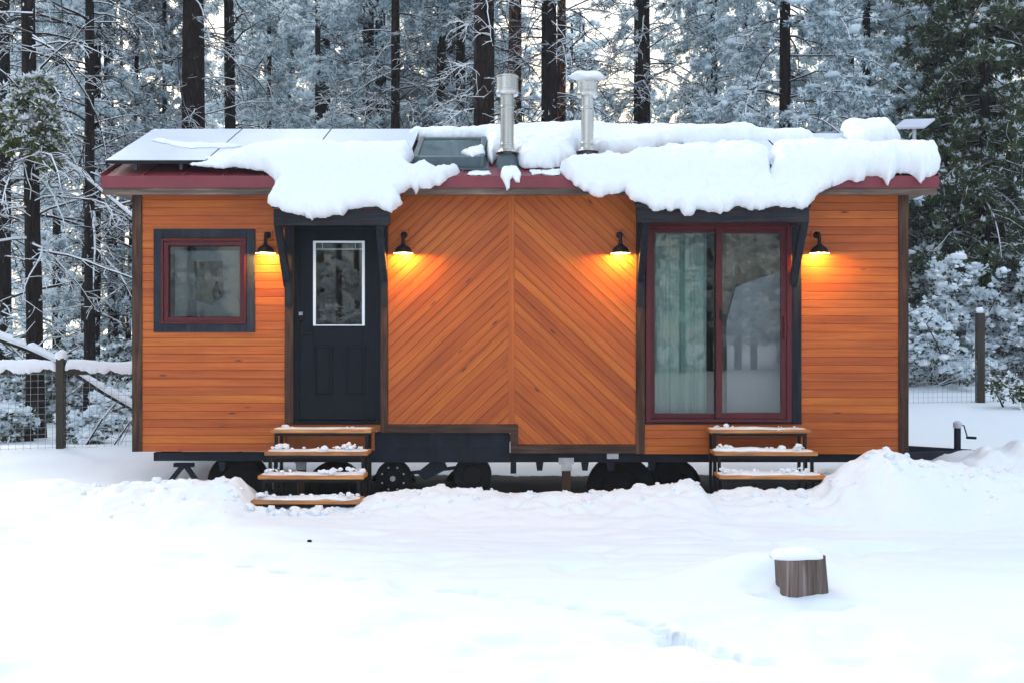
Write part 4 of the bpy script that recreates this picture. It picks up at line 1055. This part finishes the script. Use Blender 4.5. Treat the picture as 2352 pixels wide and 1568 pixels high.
def curve_lines(st_, az, el, L, p, r, bend=-.5, wig=.12):
    n = len(st_); s = np.linspace(0, 1, p)[None, :]
    e = el[:, None] + bend * s * r.uniform(.5, 1.4, (n, 1)) + wig * r.normal(size=(n, p)).cumsum(1) * .6
    a = az[:, None] + wig * r.normal(size=(n, p)).cumsum(1)
    st3 = np.stack([np.cos(e) * np.cos(a), np.cos(e) * np.sin(a), np.sin(e)], -1) * (L[:, None, None] / (p - 1)); st3[:, 0] = 0
    return st_[:, None, :] + st3.cumsum(1)
def crown_pine(seed, H, z0, Rm, nl, k=7, ln=.20, wd=.045, snow=.5, top=.25, twn=9, bend=-.7, tuftn=3, bare=0.0, el0=.25, zmax=None, sides=4, deadto=0, pil=0, pilr=1.0, piln=1):
    """limbs with twigs and needle tufts; bare = share of limbs without needles (dead, snow-lined)"""
    r = np.random.default_rng(seed); A = Arr(); zmax = zmax or H
    h = z0 + (zmax - z0) * r.random(nl) ** .9
    prof = np.clip(1 - (h - z0) / (H - z0), 0, 1) ** .8
    L = Rm * (top + (1 - top) * prof) * r.uniform(.55, 1.15, nl)
    az = r.uniform(0, 2 * np.pi, nl); st_ = np.stack([0 * h, 0 * h, h], 1)
    dead = (h < deadto) if deadto else (r.random(nl) < bare * (1 - (h - z0) / (H - z0)))
    el = r.uniform(-.15, el0 + .2, nl)
    P_ = 9; lines = curve_lines(st_, az, el, L, P_, r, bend, .17)
    rad = (.008 + .008 * L[:, None]) * np.linspace(1, .28, P_)[None, :]
    V, Fq = tubes(lines, rad, 5); A.add(V, Fq, 0)
    # twigs
    s = r.uniform(.22, 1, (nl, twn)); ii = np.clip((s * (P_ - 1)).astype(int), 0, P_ - 2); fr = s * (P_ - 1) - ii
    Li = np.arange(nl)[:, None]
    base = lines[Li, ii] * (1 - fr[..., None]) + lines[Li, ii + 1] * fr[..., None]
    taz = az[:, None] + np.where(r.random((nl, twn)) < .5, -1, 1) * r.uniform(.3, 1.3, (nl, twn))
    tL = (L[:, None] * .33 * (1.25 - .7 * s) * r.uniform(.5, 1.3, (nl, twn)))
    base = base.reshape(-1, 3); taz = taz.ravel(); tL = np.clip(tL.ravel(), .12, .9); tel = r.uniform(-.35, .45, len(taz)); P2 = 5
    tl = curve_lines(base, taz, tel, tL, P2, r, bend * .6, .22)
    V, Fq = tubes(tl, np.full((len(tl), P2), .0085) * np.linspace(1.2, .6, P2)[None], 3); A.add(V, Fq, 0)
    live = ~np.repeat(dead, twn)
    # tufts on live twigs
    tl2 = tl[live]; n = len(tl2)
    s2 = r.uniform(.3, 1.05, (n, tuftn)) * (P2 - 1); i2 = np.clip(s2.astype(int), 0, P2 - 2); f2 = (s2 - i2)[..., None]; N_ = np.arange(n)[:, None]
    C = (tl2[N_, i2] * (1 - f2) + tl2[N_, i2 + 1] * f2).reshape(-1, 3)
    Dr = np.repeat(unit(tl2[:, -1] - tl2[:, 0]), tuftn, 0)
    V, Fq, mk = tufts(C, Dr, k, ln, wd, r, snow, 1.3, .25); A.add(V, Fq, 1 + mk)
    if pil:
        q = r.random(len(C)) < pil; V, Fq = qblobs(C[q] + np.array([0, 0, .03]), r.gamma(3, .012 * pilr, q.sum()) + .015 * pilr, r, piln); A.add(V, Fq, 2)
    # secondary bare twiglets on dead limbs
    tld = tl[~live]
    if len(tld):
        b2 = np.repeat(tld[:, 2], 2, 0); q = curve_lines(b2, r.uniform(0, 6.28, len(b2)), r.uniform(-.6, .5, len(b2)), r.uniform(.1, .35, len(b2)), 4, r, -.3, .3)
        V, Fq = tubes(q, np.full((len(q), 4), .006), 3); A.add(V, Fq, 0)
    return A.get()
def quad_mesh(name, A, mats):
    V, Fq, mi = A; o = np_mesh(name, V, Fq, mi, mats); me = o.data; bpy.data.objects.remove(o); return me

def trunk_mesh(name, r0, H, lean, seed, m, sides=16, flare=.25, bend=.0):
    rr = np.random.default_rng(seed); n = 44; hs = np.linspace(-.3, H, n)
    V = []
    for h in hs:
        rad = r0 * (1 - .55 * max(h, 0) / H) * (1 + flare * math.exp(-max(h + .1, 0) / .35))
        cx = lean * h + bend * math.sin(h * .55 + seed) ; cy = .3 * bend * math.cos(h * .4 + seed)
        for k in range(sides):
            t = 2 * math.pi * k / sides; q = rad * (1 + .07 * mnoise.noise(Vector((math.cos(t) * 1.6, math.sin(t) * 1.6, h * .9 + seed * 7))) + .03 * rr.uniform(-1, 1))
            V.append((cx + q * math.cos(t), cy + q * math.sin(t), h))
    I = np.arange(n * sides).reshape(n, sides); K = np.roll(I, -1, 1)
    Fq = np.stack([I[:-1], K[:-1], K[1:], I[1:]], -1).reshape(-1, 4)
    o = np_mesh(name, V, Fq, None, [m], smooth=True); me = o.data; bpy.data.objects.remove(o); return me

PM = [M['limb'], M['needle'], M['frost']]
crowns = {
 'bare': [quad_mesh('crown_mesh', crown_pine(100 + i, 17, 2.4, 2.7, 120, snow=.6, deadto=9.5, twn=9, bend=-.7, k=9, ln=.16, wd=.03), PM) for i in range(4)],
 'mid': [quad_mesh('crown_mesh', crown_pine(200 + i, 16, 1.4, 2.5, 130, snow=.68, bare=.8, twn=10, bend=-.8, k=13, ln=.12, wd=.024, pil=.3, piln=2), PM) for i in range(3)],
 'full': [quad_mesh('crown_mesh', crown_pine(300 + i, 15, .8, 2.9, 230, snow=.6, bare=.05, twn=12, bend=-.9, k=15, ln=.115, wd=.022, pil=.4, piln=2), PM) for i in range(2)],
}
cnt = [0]
def tree(u, wpx, Z, ctype, label, H=17, lean=0, m='bark', v_ref=250, name='pine_tree', rot=None, cs=1.0, cz=1.0, bend=.0, group=None):
    Y = Z - D; x = (u - CU) * Z / F; cnt[0] += 1
    zg = gz1(x, Y); zref = EYE + (CV - v_ref) * Z / F - zg
    x -= lean * zref
    t = empty(name, (x, Y, zg), True); tag(t, label, 'tree', group)
    r0 = wpx * Z / F / 2 / (1 - .55 * max(0, min(zref, H)) / H)
    o = link('trunk', trunk_mesh('trunk', r0, H, lean, cnt[0], M[m], bend=bend), t); o.location = (0, 0, 0)
    ms = crowns[ctype]; me = ms[cnt[0] % len(ms)]
    c = link('crown', me, t); c.location = (lean * 6, 0, 0); c.rotation_euler = (0, lean, cnt[0] * 2.39996 if rot is None else rot); c.scale = (cs, cs, cz)
    return t
tree(72, 33, 16.5, 'bare', 'dark leaning pine nearest the left edge, crossed by bare snowy boughs', lean=-.02, m='bark2', v_ref=400, cs=.9)
tree(206, 21, 19, 'bare', 'thin dark pine between the leaning left pine and the roof corner', m='bark2', v_ref=300, H=15)
tree(207, 44, 23.5, 'mid', 'thick dark trunk rising behind the snowy fence rail', m='bark2', v_ref=850, lean=.01, H=17)
tree(444, 49, 22.5, 'bare', 'broad reddish brown pine trunk above the left solar panels', v_ref=150, cs=.8, H=19)
tree(527, 23, 25, 'bare', 'slim pine with a forked bough right of the broad left trunk', m='bark2', v_ref=150, lean=-.012)
tree(730, 13, 29, 'mid', 'very thin pine above the middle solar panel, snowy boughs both sides', v_ref=150, cs=.9, m='bark')
tree(874, 25, 31, 'mid', 'pine half hidden by snowy needles left of the slim dark trunk', m='bark2', v_ref=150)
tree(908, 20, 26, 'bare', 'slim dark pine standing above the start of the ridge snow', m='bark', v_ref=150)
tree(1014, 21, 28, 'bare', 'left one of two close dark trunks behind the skylight', m='bark2', v_ref=150)
tree(1035, 22, 30, 'bare', 'right one of two close dark trunks behind the skylight', m='bark2', v_ref=200, lean=.01)
tree(1112, 48, 21.5, 'bare', 'broad brown furrowed pine trunk just left of the left chimney', v_ref=150, cs=.75, H=19)
tree(1182, 31, 25, 'bare', 'pine with orange patches directly behind the left chimney', m='bark3', v_ref=150, lean=.012)
tree(1261, 36, 22, 'bare', 'dark trunk with curled snowy boughs between the two chimneys', m='bark2', v_ref=150, cs=.8)
tree(1289, 21, 22.8, 'bare', 'orange barked trunk pressed against the dark one between the chimneys', m='bark3', v_ref=150, lean=.008)
tree(1462, 12, 31, 'mid', 'thin shadowed trunk behind the snow-flecked pine right of the chimneys', m='bark2', v_ref=150)
tree(1479, 28, 23.5, 'bare', 'straight pine flecked with snow right of the right chimney', m='bark2', v_ref=150, cs=.8)
tree(1640, 15, 27, 'full', 'snow-laden pine with a barely visible trunk above the right bank', m='bark2', v_ref=150, cs=.8)
tree(1803, 25, 21, 'full', 'large pine with dense snow-laden needles above the right solar panels', m='bark2', v_ref=150, cs=1.0)
tree(1990, 18, 25, 'full', 'snowy pine between the large laden pine and the green cedar', m='bark2', v_ref=150, cs=.85)
tree(10, 30, 21, 'mid', 'short thick trunk at the left border behind the fence', m='bark2', v_ref=700, H=14)
tree(130, 19, 27, 'mid', 'slim distant trunk between the two dark pines at left', m='bark2', v_ref=700)
tree(262, 26, 25, 'mid', 'trunk behind the fence close to the house corner', m='bark2', v_ref=800, lean=-.02)
tree(294, 12, 24, 'mid', 'thin leaning trunk touching the left corner of the house', m='bark2', v_ref=800, lean=.03)
tree(618, 9, 33, 'full', 'thin pine veiled in snow above the left solar panels', m='bark2', v_ref=150)
tree(378, 10, 24, 'full', 'young snowy pine left of the broad reddish trunk', m='bark2', v_ref=150, H=13, cs=.5)

# cedar on the right
def cedar_crown(seed, H, z0, Rm, nl, snow=.14, mats=None, k=13, ln=.13, wd=.034, twn=15):
    return crown_pine(seed, H, z0, Rm, nl, k=k, ln=ln, wd=wd, snow=snow, top=.12, twn=twn, bend=-.9, tuftn=4, bare=0, el0=.0, pil=.04, piln=2, pilr=1.2)
crowns['cedar'] = [quad_mesh('crown_mesh', cedar_crown(400, 17, 2.3, 2.7, 330, .12), [M['limb'], M['cedar'], M['frost']]), quad_mesh('crown_mesh', cedar_crown(401, 17, 2.1, 2.6, 280, .25), [M['limb'], M['cedar'], M['frost']])]
cnt[0] = 29
tree(2262, 23, 23.5, 'cedar', 'dark green cedar with little snow beside the satellite antenna', H=17, m='bark', v_ref=250, name='cedar_tree', cs=.92)
tree(2480, 26, 25, 'cedar', 'green cedar cut off by the right border', H=17, m='bark', v_ref=250, name='cedar_tree')
tree(2150, 16, 26.5, 'cedar', 'shaded cedar behind the satellite antenna', H=16, m='bark2', v_ref=350, name='cedar_tree', cs=.8)
# green bough hanging at the left
crowns['bough'] = [quad_mesh('crown_mesh', crown_pine(450, 5.5, 4.35, .62, 50, k=14, ln=.09, wd=.026, snow=.5, top=.6, twn=10, bend=-1.1, tuftn=5), [M['limb'], M['yellowgreen'], M['snow']])]
tree(67, 9, 15.9, 'bough', 'young cedar with yellow-green sprays under thick snow before the leaning left pine', H=5.6, m='bark2', v_ref=300, name='cedar_tree')

# shrubs
def shrub(name, x, y, Rm, Hh, seed, label, leaf='olive', nstem=16, snow=.6, blob=1.0, leafk=5, lsz=.055, group=None, cat='shrub'):
    r = np.random.default_rng(seed); A = Arr(); zg = gz1(x, y)
    st_ = np.zeros((nstem, 3)); st_[:, :2] = r.normal(0, .12, (nstem, 2)); st_[:, 2] = -.05
    az = r.uniform(0, 6.28, nstem); P_ = 8
    el = r.uniform(.35, 1.35, nstem); L = np.minimum(Rm / np.maximum(np.cos(el), .25), Hh / np.sin(el)) * r.uniform(.6, 1, nstem)
    ls = curve_lines(st_, az, el, L, P_, r, -.2, .22)
    V, Fq = tubes(ls, np.linspace(.022, .008, P_)[None] * np.ones((nstem, 1)), 5); A.add(V, Fq, 0)
    cur = ls; tips = [];
    for lev in range(2):
        kk = 7 if lev == 0 else 5; n = len(cur)
        s = r.uniform(.3, 1, (n, kk)) * (cur.shape[1] - 1); ii = np.clip(s.astype(int), 0, cur.shape[1] - 2); f = (s - ii)[..., None]; N_ = np.arange(n)[:, None]
        base = (cur[N_, ii] * (1 - f) + cur[N_, ii + 1] * f).reshape(-1, 3)
        q = curve_lines(base, r.uniform(0, 6.28, len(base)), r.uniform(-.1, 1.1, len(base)), r.uniform(.2, .6, len(base)) * (Rm * .55 if lev == 0 else Rm * .3), 5, r, -.2, .3)
        V, Fq = tubes(q, np.full((len(q), 5), .008 if lev == 0 else .005), 4 if lev == 0 else 3); A.add(V, Fq, 0); cur = q
    C = cur[:, 2:].reshape(-1, 3); C = C + r.normal(0, .02, C.shape); C = C[C[:, 2] > .05]
    V, Fq, mk = tufts(C, np.tile([[0, 0, .3]], (len(C), 1)), leafk, lsz * 1.6, lsz, r, snow, 1, 0); A.add(V, Fq, 1 + mk)
    t = empty(name, (x, y, zg), True); tag(t, label, cat, group)
    V, Fq, mi = A.get(); sel = mi == 0
    o = np_mesh('stems', V, Fq[sel], None, [M['limb']], t); o = np_mesh('foliage', V, Fq[~sel], mi[~sel] - 1, [M[leaf], M['frost']], t)
    # snow pillows on the outer twigs
    nb = int(len(cur) * .85); pick = r.choice(len(cur), nb, replace=False); c = cur[pick, -1] + np.array([0, 0, .02]); c = c[c[:, 2] > Hh * .12]
    rs = r.gamma(2.2, .013, len(c)) * blob + .014
    c = c + r.normal(0, .03, c.shape); V, Fc = blobs(c, rs, .6, r, True); np_mesh('snow', V, Fc, None, [M['snow']], t, smooth=True)['kind'] = 'stuff'
    return t
def at(u, Z): return (u - CU) * Z / F, Z - D
for i, (u, Z, Rm, Hh, sd, lab, sn, lf) in enumerate([
    (2135, 20.5, 1.3, 2.4, 61, 'snow-smothered shrub against the right house corner', .72, 'olive'),
    (2230, 21.5, 1.4, 2.2, 62, 'snow-smothered shrub with dark crooked stems left of the right fence post', .75, 'olive'),
    (2330, 22.0, 1.4, 2.5, 63, 'tall snow-heaped shrub behind the right fence post', .75, 'olive'),
    (2440, 21.0, 1.5, 2.6, 64, 'snowy shrub running off the right border', .65, 'olive'),
    (2190, 23.8, 1.6, 3.0, 65, 'taller snowy thicket below the cedar', .7, 'olive'),
    (2390, 24.5, 1.7, 3.2, 66, 'snowy thicket behind the tall heaped shrub at right', .7, 'olive'),
    (60, 19.5, 1.0, 1.7, 67, 'grey-green snowy shrub behind the left fence near the border', .5, 'olive'),
    (165, 20.5, 1.1, 1.8, 68, 'grey-green snowy shrub behind the left fence post', .5, 'olive'),
    (265, 18.0, .8, .8, 69, 'low snowy brush behind the fence by the house corner', .6, 'olive'),
    (190, 15.6, .55, .55, 70, 'small snow-dusted brush at the foot of the left fence post', .6, 'olive'),
    (20, 15.8, .5, .5, 71, 'small snow-dusted brush at the foot of the fence by the left border', .6, 'olive'),
    (-40, 21.0, 1.2, 2.0, 72, 'snowy shrub cut off by the left border', .5, 'olive')]):
    x, y = at(u, Z); shrub('snowy_shrub', x, y, Rm, Hh, sd, lab, lf, snow=sn, nstem=18 if Hh > 1 else 9, blob=1.3 if Z > 20 and u > 2000 else .8, group='snowy shrubs beyond the fences')
shrub('snowy_shrub', -4.1, -14.6, 1.5, 3.5, 90, 'sunlit snowy bush seen mirrored in the entry door window', 'olive', snow=.75, nstem=20, blob=1.4)
# bare sprig poking in at the right
x, y = at(2350, 16.8)
shrub('bare_sprig', x, y, .55, .7, 80, 'dark leafy sprig poking from the snow before the right fence', 'cedar', nstem=5, snow=.12, blob=.25, leafk=3, lsz=.04, cat='sprig')

# fallen branches with snow
def branch(pts, rad, label, seed, hs=.05, name='fallen_branch', cat='branch', twigs=True):
    t = empty(name, tuple(pts[0])); tag(t, label, cat)
    m = MB(); m.tube(pts, [rad, rad * .9, rad * .7][:len(pts)] if len(pts) == 3 else rad, 8)
    rr = random.Random(seed)
    if twigs:
        for k in range(7):
            f = rr.random(); a = Vector(pts[0]).lerp(Vector(pts[-1]), f); e = a + Vector((rr.uniform(-.5, .5), rr.uniform(-.2, .2), rr.uniform(-.6, .3))); md = a.lerp(e, .5) + Vector((rr.uniform(-.12, .12), 0, rr.uniform(-.1, .1)))
            m.tube([a, md, e], [rad * .35, rad * .25, rad * .15], 5)
    m.build('stem', M['limb'], t, smooth=True)
    strips('snow', [dict(p0=tuple(Vector(pts[i]) + Vector((0, 0, rad * .7))), p1=tuple(Vector(pts[i + 1]) + Vector((0, 0, rad * .7))), w=rad * 2.6, h=hs, seed=seed + i, nz=.4, sag=.004) for i in range(len(pts) - 1)], t)
branch([P(150, 372, 6), P(215, 425, 6), P(310, 505, 6.2)], .022, 'long snow-lined dead bough slanting down to the roof corner', 3, .05, name='dead_bough')
branch([P(165, 850, 3.4), P(240, 900, 3.6), P(312, 942, 3.8)], .045, 'snow-covered fallen branch slanting behind the fence toward the house', 4, .08)
branch([P(-30, 768, 4.0), P(60, 800, 4.2), P(135, 835, 4.4)], .045, 'snow-covered fallen branch resting at the left end of the fence', 5, .08)
branch([P(195, 1025, 3.6), P(235, 960, 3.6), P(285, 900, 3.8)], .018, 'thin bare sapling curving up behind the left fence', 6, .0, name='bare_sapling', cat='sapling')
branch([P(262, 1020, 3.3), P(300, 965, 3.3), P(330, 930, 3.4)], .014, 'thin bare twig beside the left house corner', 7, .0, name='bare_twig', cat='twig')

# ---- far forest, one mass
r = np.random.default_rng(77); A = Arr()
protos = [crown_pine(500 + i, 16, .8 + .5 * i, 3.0, 78, k=14, ln=.17, wd=.038, snow=.8, bare=.3, twn=9, bend=-.8, tuftn=3, pil=.4, pilr=1.5, piln=1) for i in range(4)]
pos = []
for i in range(58):
    Z = 27 + 36 * r.random() ** .8; u = r.uniform(-350, 2700)
    if 1500 < u < 1600 and Z < 45: continue
    pos.append(((u - CU) * Z / F, Z - D))
for i in range(60):      # trees behind the photographer, mirrored in the panes
    a = r.uniform(-1.25, 1.25); q = r.uniform(24, 44); pos.append((math.sin(a) * q, -11 - math.cos(a) * q))
for i in range(34):      # wood going on beyond both sides of the view
    sd = 1 if i % 3 else -1; yy = r.uniform(6, 34); pos.append((sd * (13 + (yy + 11) * .5 + r.uniform(0, 14)), yy))
for i in range(20):      # flanks
    pos.append((r.choice([-1, 1]) * r.uniform(16, 26), r.uniform(-14, 10)))
gzs = gz(np.array([p[0] for p in pos]), np.array([p[1] for p in pos]))
tr = np.stack([np.zeros(9), np.zeros(9), np.linspace(-.5, 16, 9)], 1)[None]
for (x, y), z in zip(pos, gzs):
    V, Fq, mi = protos[r.integers(4)]; a = r.uniform(0, 6.28); s = r.uniform(.8, 1.25)
    c_, s_ = math.cos(a) * s, math.sin(a) * s
    W = np.stack([V[:, 0] * c_ - V[:, 1] * s_ + x, V[:, 0] * s_ + V[:, 1] * c_ + y, V[:, 2] * s + z], 1); A.add(W, Fq, mi)
    tv, tf = tubes(tr * s + np.array([x, y, z]), np.linspace(.20, .06, 9)[None] * s, 8); A.add(tv, tf, 3)
V, Fq, mi = A.get()
o = np_mesh('far_forest', V, Fq, mi, [M['limb'], M['needle'], M['frost'], M['bark2']])
tag(o, 'dense snow-laden conifer forest filling the background', 'forest', kind='stuff')
# snowy undergrowth on the forest floor
r = np.random.default_rng(78); A = Arr(); n = 9000
Z = r.uniform(20, 40, n); u = r.uniform(-300, 2700, n); X = (u - CU) * Z / F; Y = Z - D
cl = fbm(X * .6, Y * .6, 91, 3) > .02; X, Y = X[cl], Y[cl]; C = np.stack([X, Y, gz(X, Y) + r.gamma(2, .22, len(X))], 1)
V, Fq, mk = tufts(C, np.tile([[0, 0, .4]], (len(C), 1)), 7, .26, .07, r, .6); A.add(V, Fq, mk)
V, Fq, mi = A.get(); o = np_mesh('undergrowth', V, Fq, mi, [M['olive'], M['frost']]); tag(o, 'frosted undergrowth on the forest floor', 'undergrowth', kind='stuff')

# ================================================================== FENCES
def fence(pts, hpost, label, rail, mesh_h, seed, post_w=.10, postx=None):
    """pts: list of (x,y) posts left to right"""
    t = empty('wire_fence', (pts[0][0], pts[0][1], 0)); tag(t, label, 'fence')
    for i, (x, y) in enumerate(pts):
        z = gz1(x, y); m = MB(); m.box(x - post_w / 2, x + post_w / 2, y - post_w / 2, y + post_w / 2, z - .3, z + hpost)
        po = m.build('post', M['fence'], t, bevel=.012)
        V, Fc = blobs(np.array([[x, y, z + hpost + .035]]), np.array([.075]), .85, np.random.default_rng(seed + i), True)
        c = np_mesh('snow_cap', V, Fc, None, [M['snow']], po, smooth=True); s = c.modifiers.new('s', 'SUBSURF'); s.levels = s.render_levels = 1
    w = MB()
    for (xa, ya), (xb, yb) in zip(pts, pts[1:]):
        za, zb = gz1(xa, ya), gz1(xb, yb); L = math.hypot(xb - xa, yb - ya)
        if rail:
            m = MB(); m.bar((xa + post_w / 2, ya, za + rail), (xb - post_w / 2, yb, zb + rail), .04, .085); ra = m.build('rail', M['fence'], t, bevel=.004)
            strips('snow', [dict(p0=(xa + .05, ya, za + rail + .045), p1=(xb - .05, yb, zb + rail + .045), w=.115, h=.10, seed=seed + 3, nz=.18, sag=.035, n=160, m=11)], ra)
        k = int(L / .085)
        for j in range(k + 1):
            f = j / k; x, y = xa + (xb - xa) * f, ya + (yb - ya) * f; z = za + (zb - za) * f
            w.bar((x, y - .03, z - .08), (x, y - .03, z + mesh_h), .0035)
        for j in range(int(mesh_h / .085) + 1):
            h = j * .085 + .02; w.bar((xa, ya - .034, za + h), (xb, yb - .034, zb + h), .0035)
    w.build('wire_mesh', M['wire'], t)
xp, yp = at(140, 13.5)
x0, y0 = at(-170, 13.1); x2, y2 = at(430, 14.2)
fence([(x0, y0), (xp, yp), (x2 + .4, y2)], PZ(822, 2.5) - gz1(xp, yp), 'snow-topped wooden rail fence with wire mesh left of the house', PZ(851, 2.5) - gz1(xp, yp), 1.0, 11)
xp, yp = at(2251, 17.8); xa, ya = at(1950, 17.4); xb, yb = at(2620, 18.2)
fence([(xa, ya), (xp, yp), (xb, yb)], 1.50, 'wire mesh fence with dark wooden post on the right snowy rise', None, .72, 17, post_w=.125)

# ================================================================== AIR
hz = MB(); hz.box(-420, 420, -420, 420, -2.5, 24)
m_ = bpy.data.materials.new('air'); m_.use_nodes = True; n_ = m_.node_tree; n_.nodes.remove(n_.nodes['Principled BSDF'])
pv = n_.nodes.new('ShaderNodeVolumePrincipled'); pv.inputs['Density'].default_value = HAZE; pv.inputs['Color'].default_value = (.86, .93, 1, 1); pv.inputs['Anisotropy'].default_value = .2
n_.links.new(pv.outputs[0], n_.nodes['Material Output'].inputs['Volume'])
ho = hz.build('haze', m_); tag(ho, 'pale cold haze hanging among the trees', 'haze', kind='stuff')
# ================================================================== LIGHT, SKY, CAMERA
w = bpy.data.worlds.new('World'); sc.world = w; w.use_nodes = True; nt = w.node_tree
sky = nt.nodes.new('ShaderNodeTexSky'); sky.sky_type = 'NISHITA'; sky.sun_disc = False
CL = 6.0
SUN_EL, SUN_ROT = R(34), R(328)
sky.sun_elevation = SUN_EL; sky.sun_rotation = SUN_ROT; sky.air_density = 1.0; sky.dust_density = 4.0; sky.ozone_density = 1.0
# broken bright cloud over the blue
gc = nt.nodes.new('ShaderNodeTexCoord'); spz = nt.nodes.new('ShaderNodeSeparateXYZ'); nt.links.new(gc.outputs['Generated'], spz.inputs[0])
cn = noise(nt, mapping(nt, gc.outputs['Generated'], (3, 3, 7)), 1, 5, .6)
cloudc = ramp(nt, [(.0, (.93 * CL, .86 * CL, .72 * CL)), (.14, (.92 * CL, .95 * CL, .97 * CL)), (.4, (.77 * CL, .885 * CL, 1.03 * CL))], spz.outputs[2])
cf = ramp(nt, [(.32, .55), (.6, .97)], cn)
# warm brightness low over the wood where the sun sits behind thin cloud
gy_ = nt.nodes.new('ShaderNodeMapRange'); gy_.interpolation_type = 'SMOOTHSTEP'; nt.links.new(spz.outputs[1], gy_.inputs[0]); gy_.inputs[1].default_value = .3; gy_.inputs[2].default_value = .95
gz_ = nt.nodes.new('ShaderNodeMapRange'); gz_.interpolation_type = 'SMOOTHSTEP'; nt.links.new(spz.outputs[2], gz_.inputs[0]); gz_.inputs[1].default_value = .5; gz_.inputs[2].default_value = .12
gm = N(nt, 'ShaderNodeMath', operation='MULTIPLY'); nt.links.new(gy_.outputs[0], gm.inputs[0]); nt.links.new(gz_.outputs[0], gm.inputs[1])
cloudc = mixc(nt, gm.outputs[0], cloudc, (1.35 * CL, 1.16 * CL, .80 * CL))
nt.links.new(mixc(nt, cf, sky.outputs[0], cloudc), nt.nodes['Background'].inputs[0]); nt.nodes['Background'].inputs[1].default_value = .15
L = bpy.data.lights.new('sun', 'SUN'); L.energy = 1.8; L.angle = R(25); L.color = (1, .92, .80)
so = bpy.data.objects.new('sun', L); col.objects.link(so)
dirv = Vector((math.sin(SUN_ROT) * math.cos(SUN_EL), math.cos(SUN_ROT) * math.cos(SUN_EL), math.sin(SUN_EL)))
so.rotation_euler = dirv.to_track_quat('Z', 'Y').to_euler(); so.location = (0, 0, 30)
cam = bpy.data.cameras.new('camera'); cam.sensor_width = 36; cam.lens = 36 * F / 2352; cam.clip_end = 2000
co = bpy.data.objects.new('camera', cam); col.objects.link(co); co.location = (0, -D, EYE); co.rotation_euler = (R(90), 0, 0)
sc.camera = co
sc.view_settings.view_transform = 'Standard'; sc.view_settings.look = 'None'; sc.view_settings.exposure = .86; sc.view_settings.gamma = 1
cy = sc.cycles; cy.max_bounces = 8; cy.volume_bounces = 1;  cy.diffuse_bounces = 6; cy.glossy_bounces = 3; cy.transmission_bounces = 4; cy.transparent_max_bounces = 8
cy.use_denoising = True; cy.sample_clamp_indirect = 8; cy.caustics_reflective = False; cy.caustics_refractive = False
for o in list(bpy.data.objects):
    if '_local' in o: del o['_local']
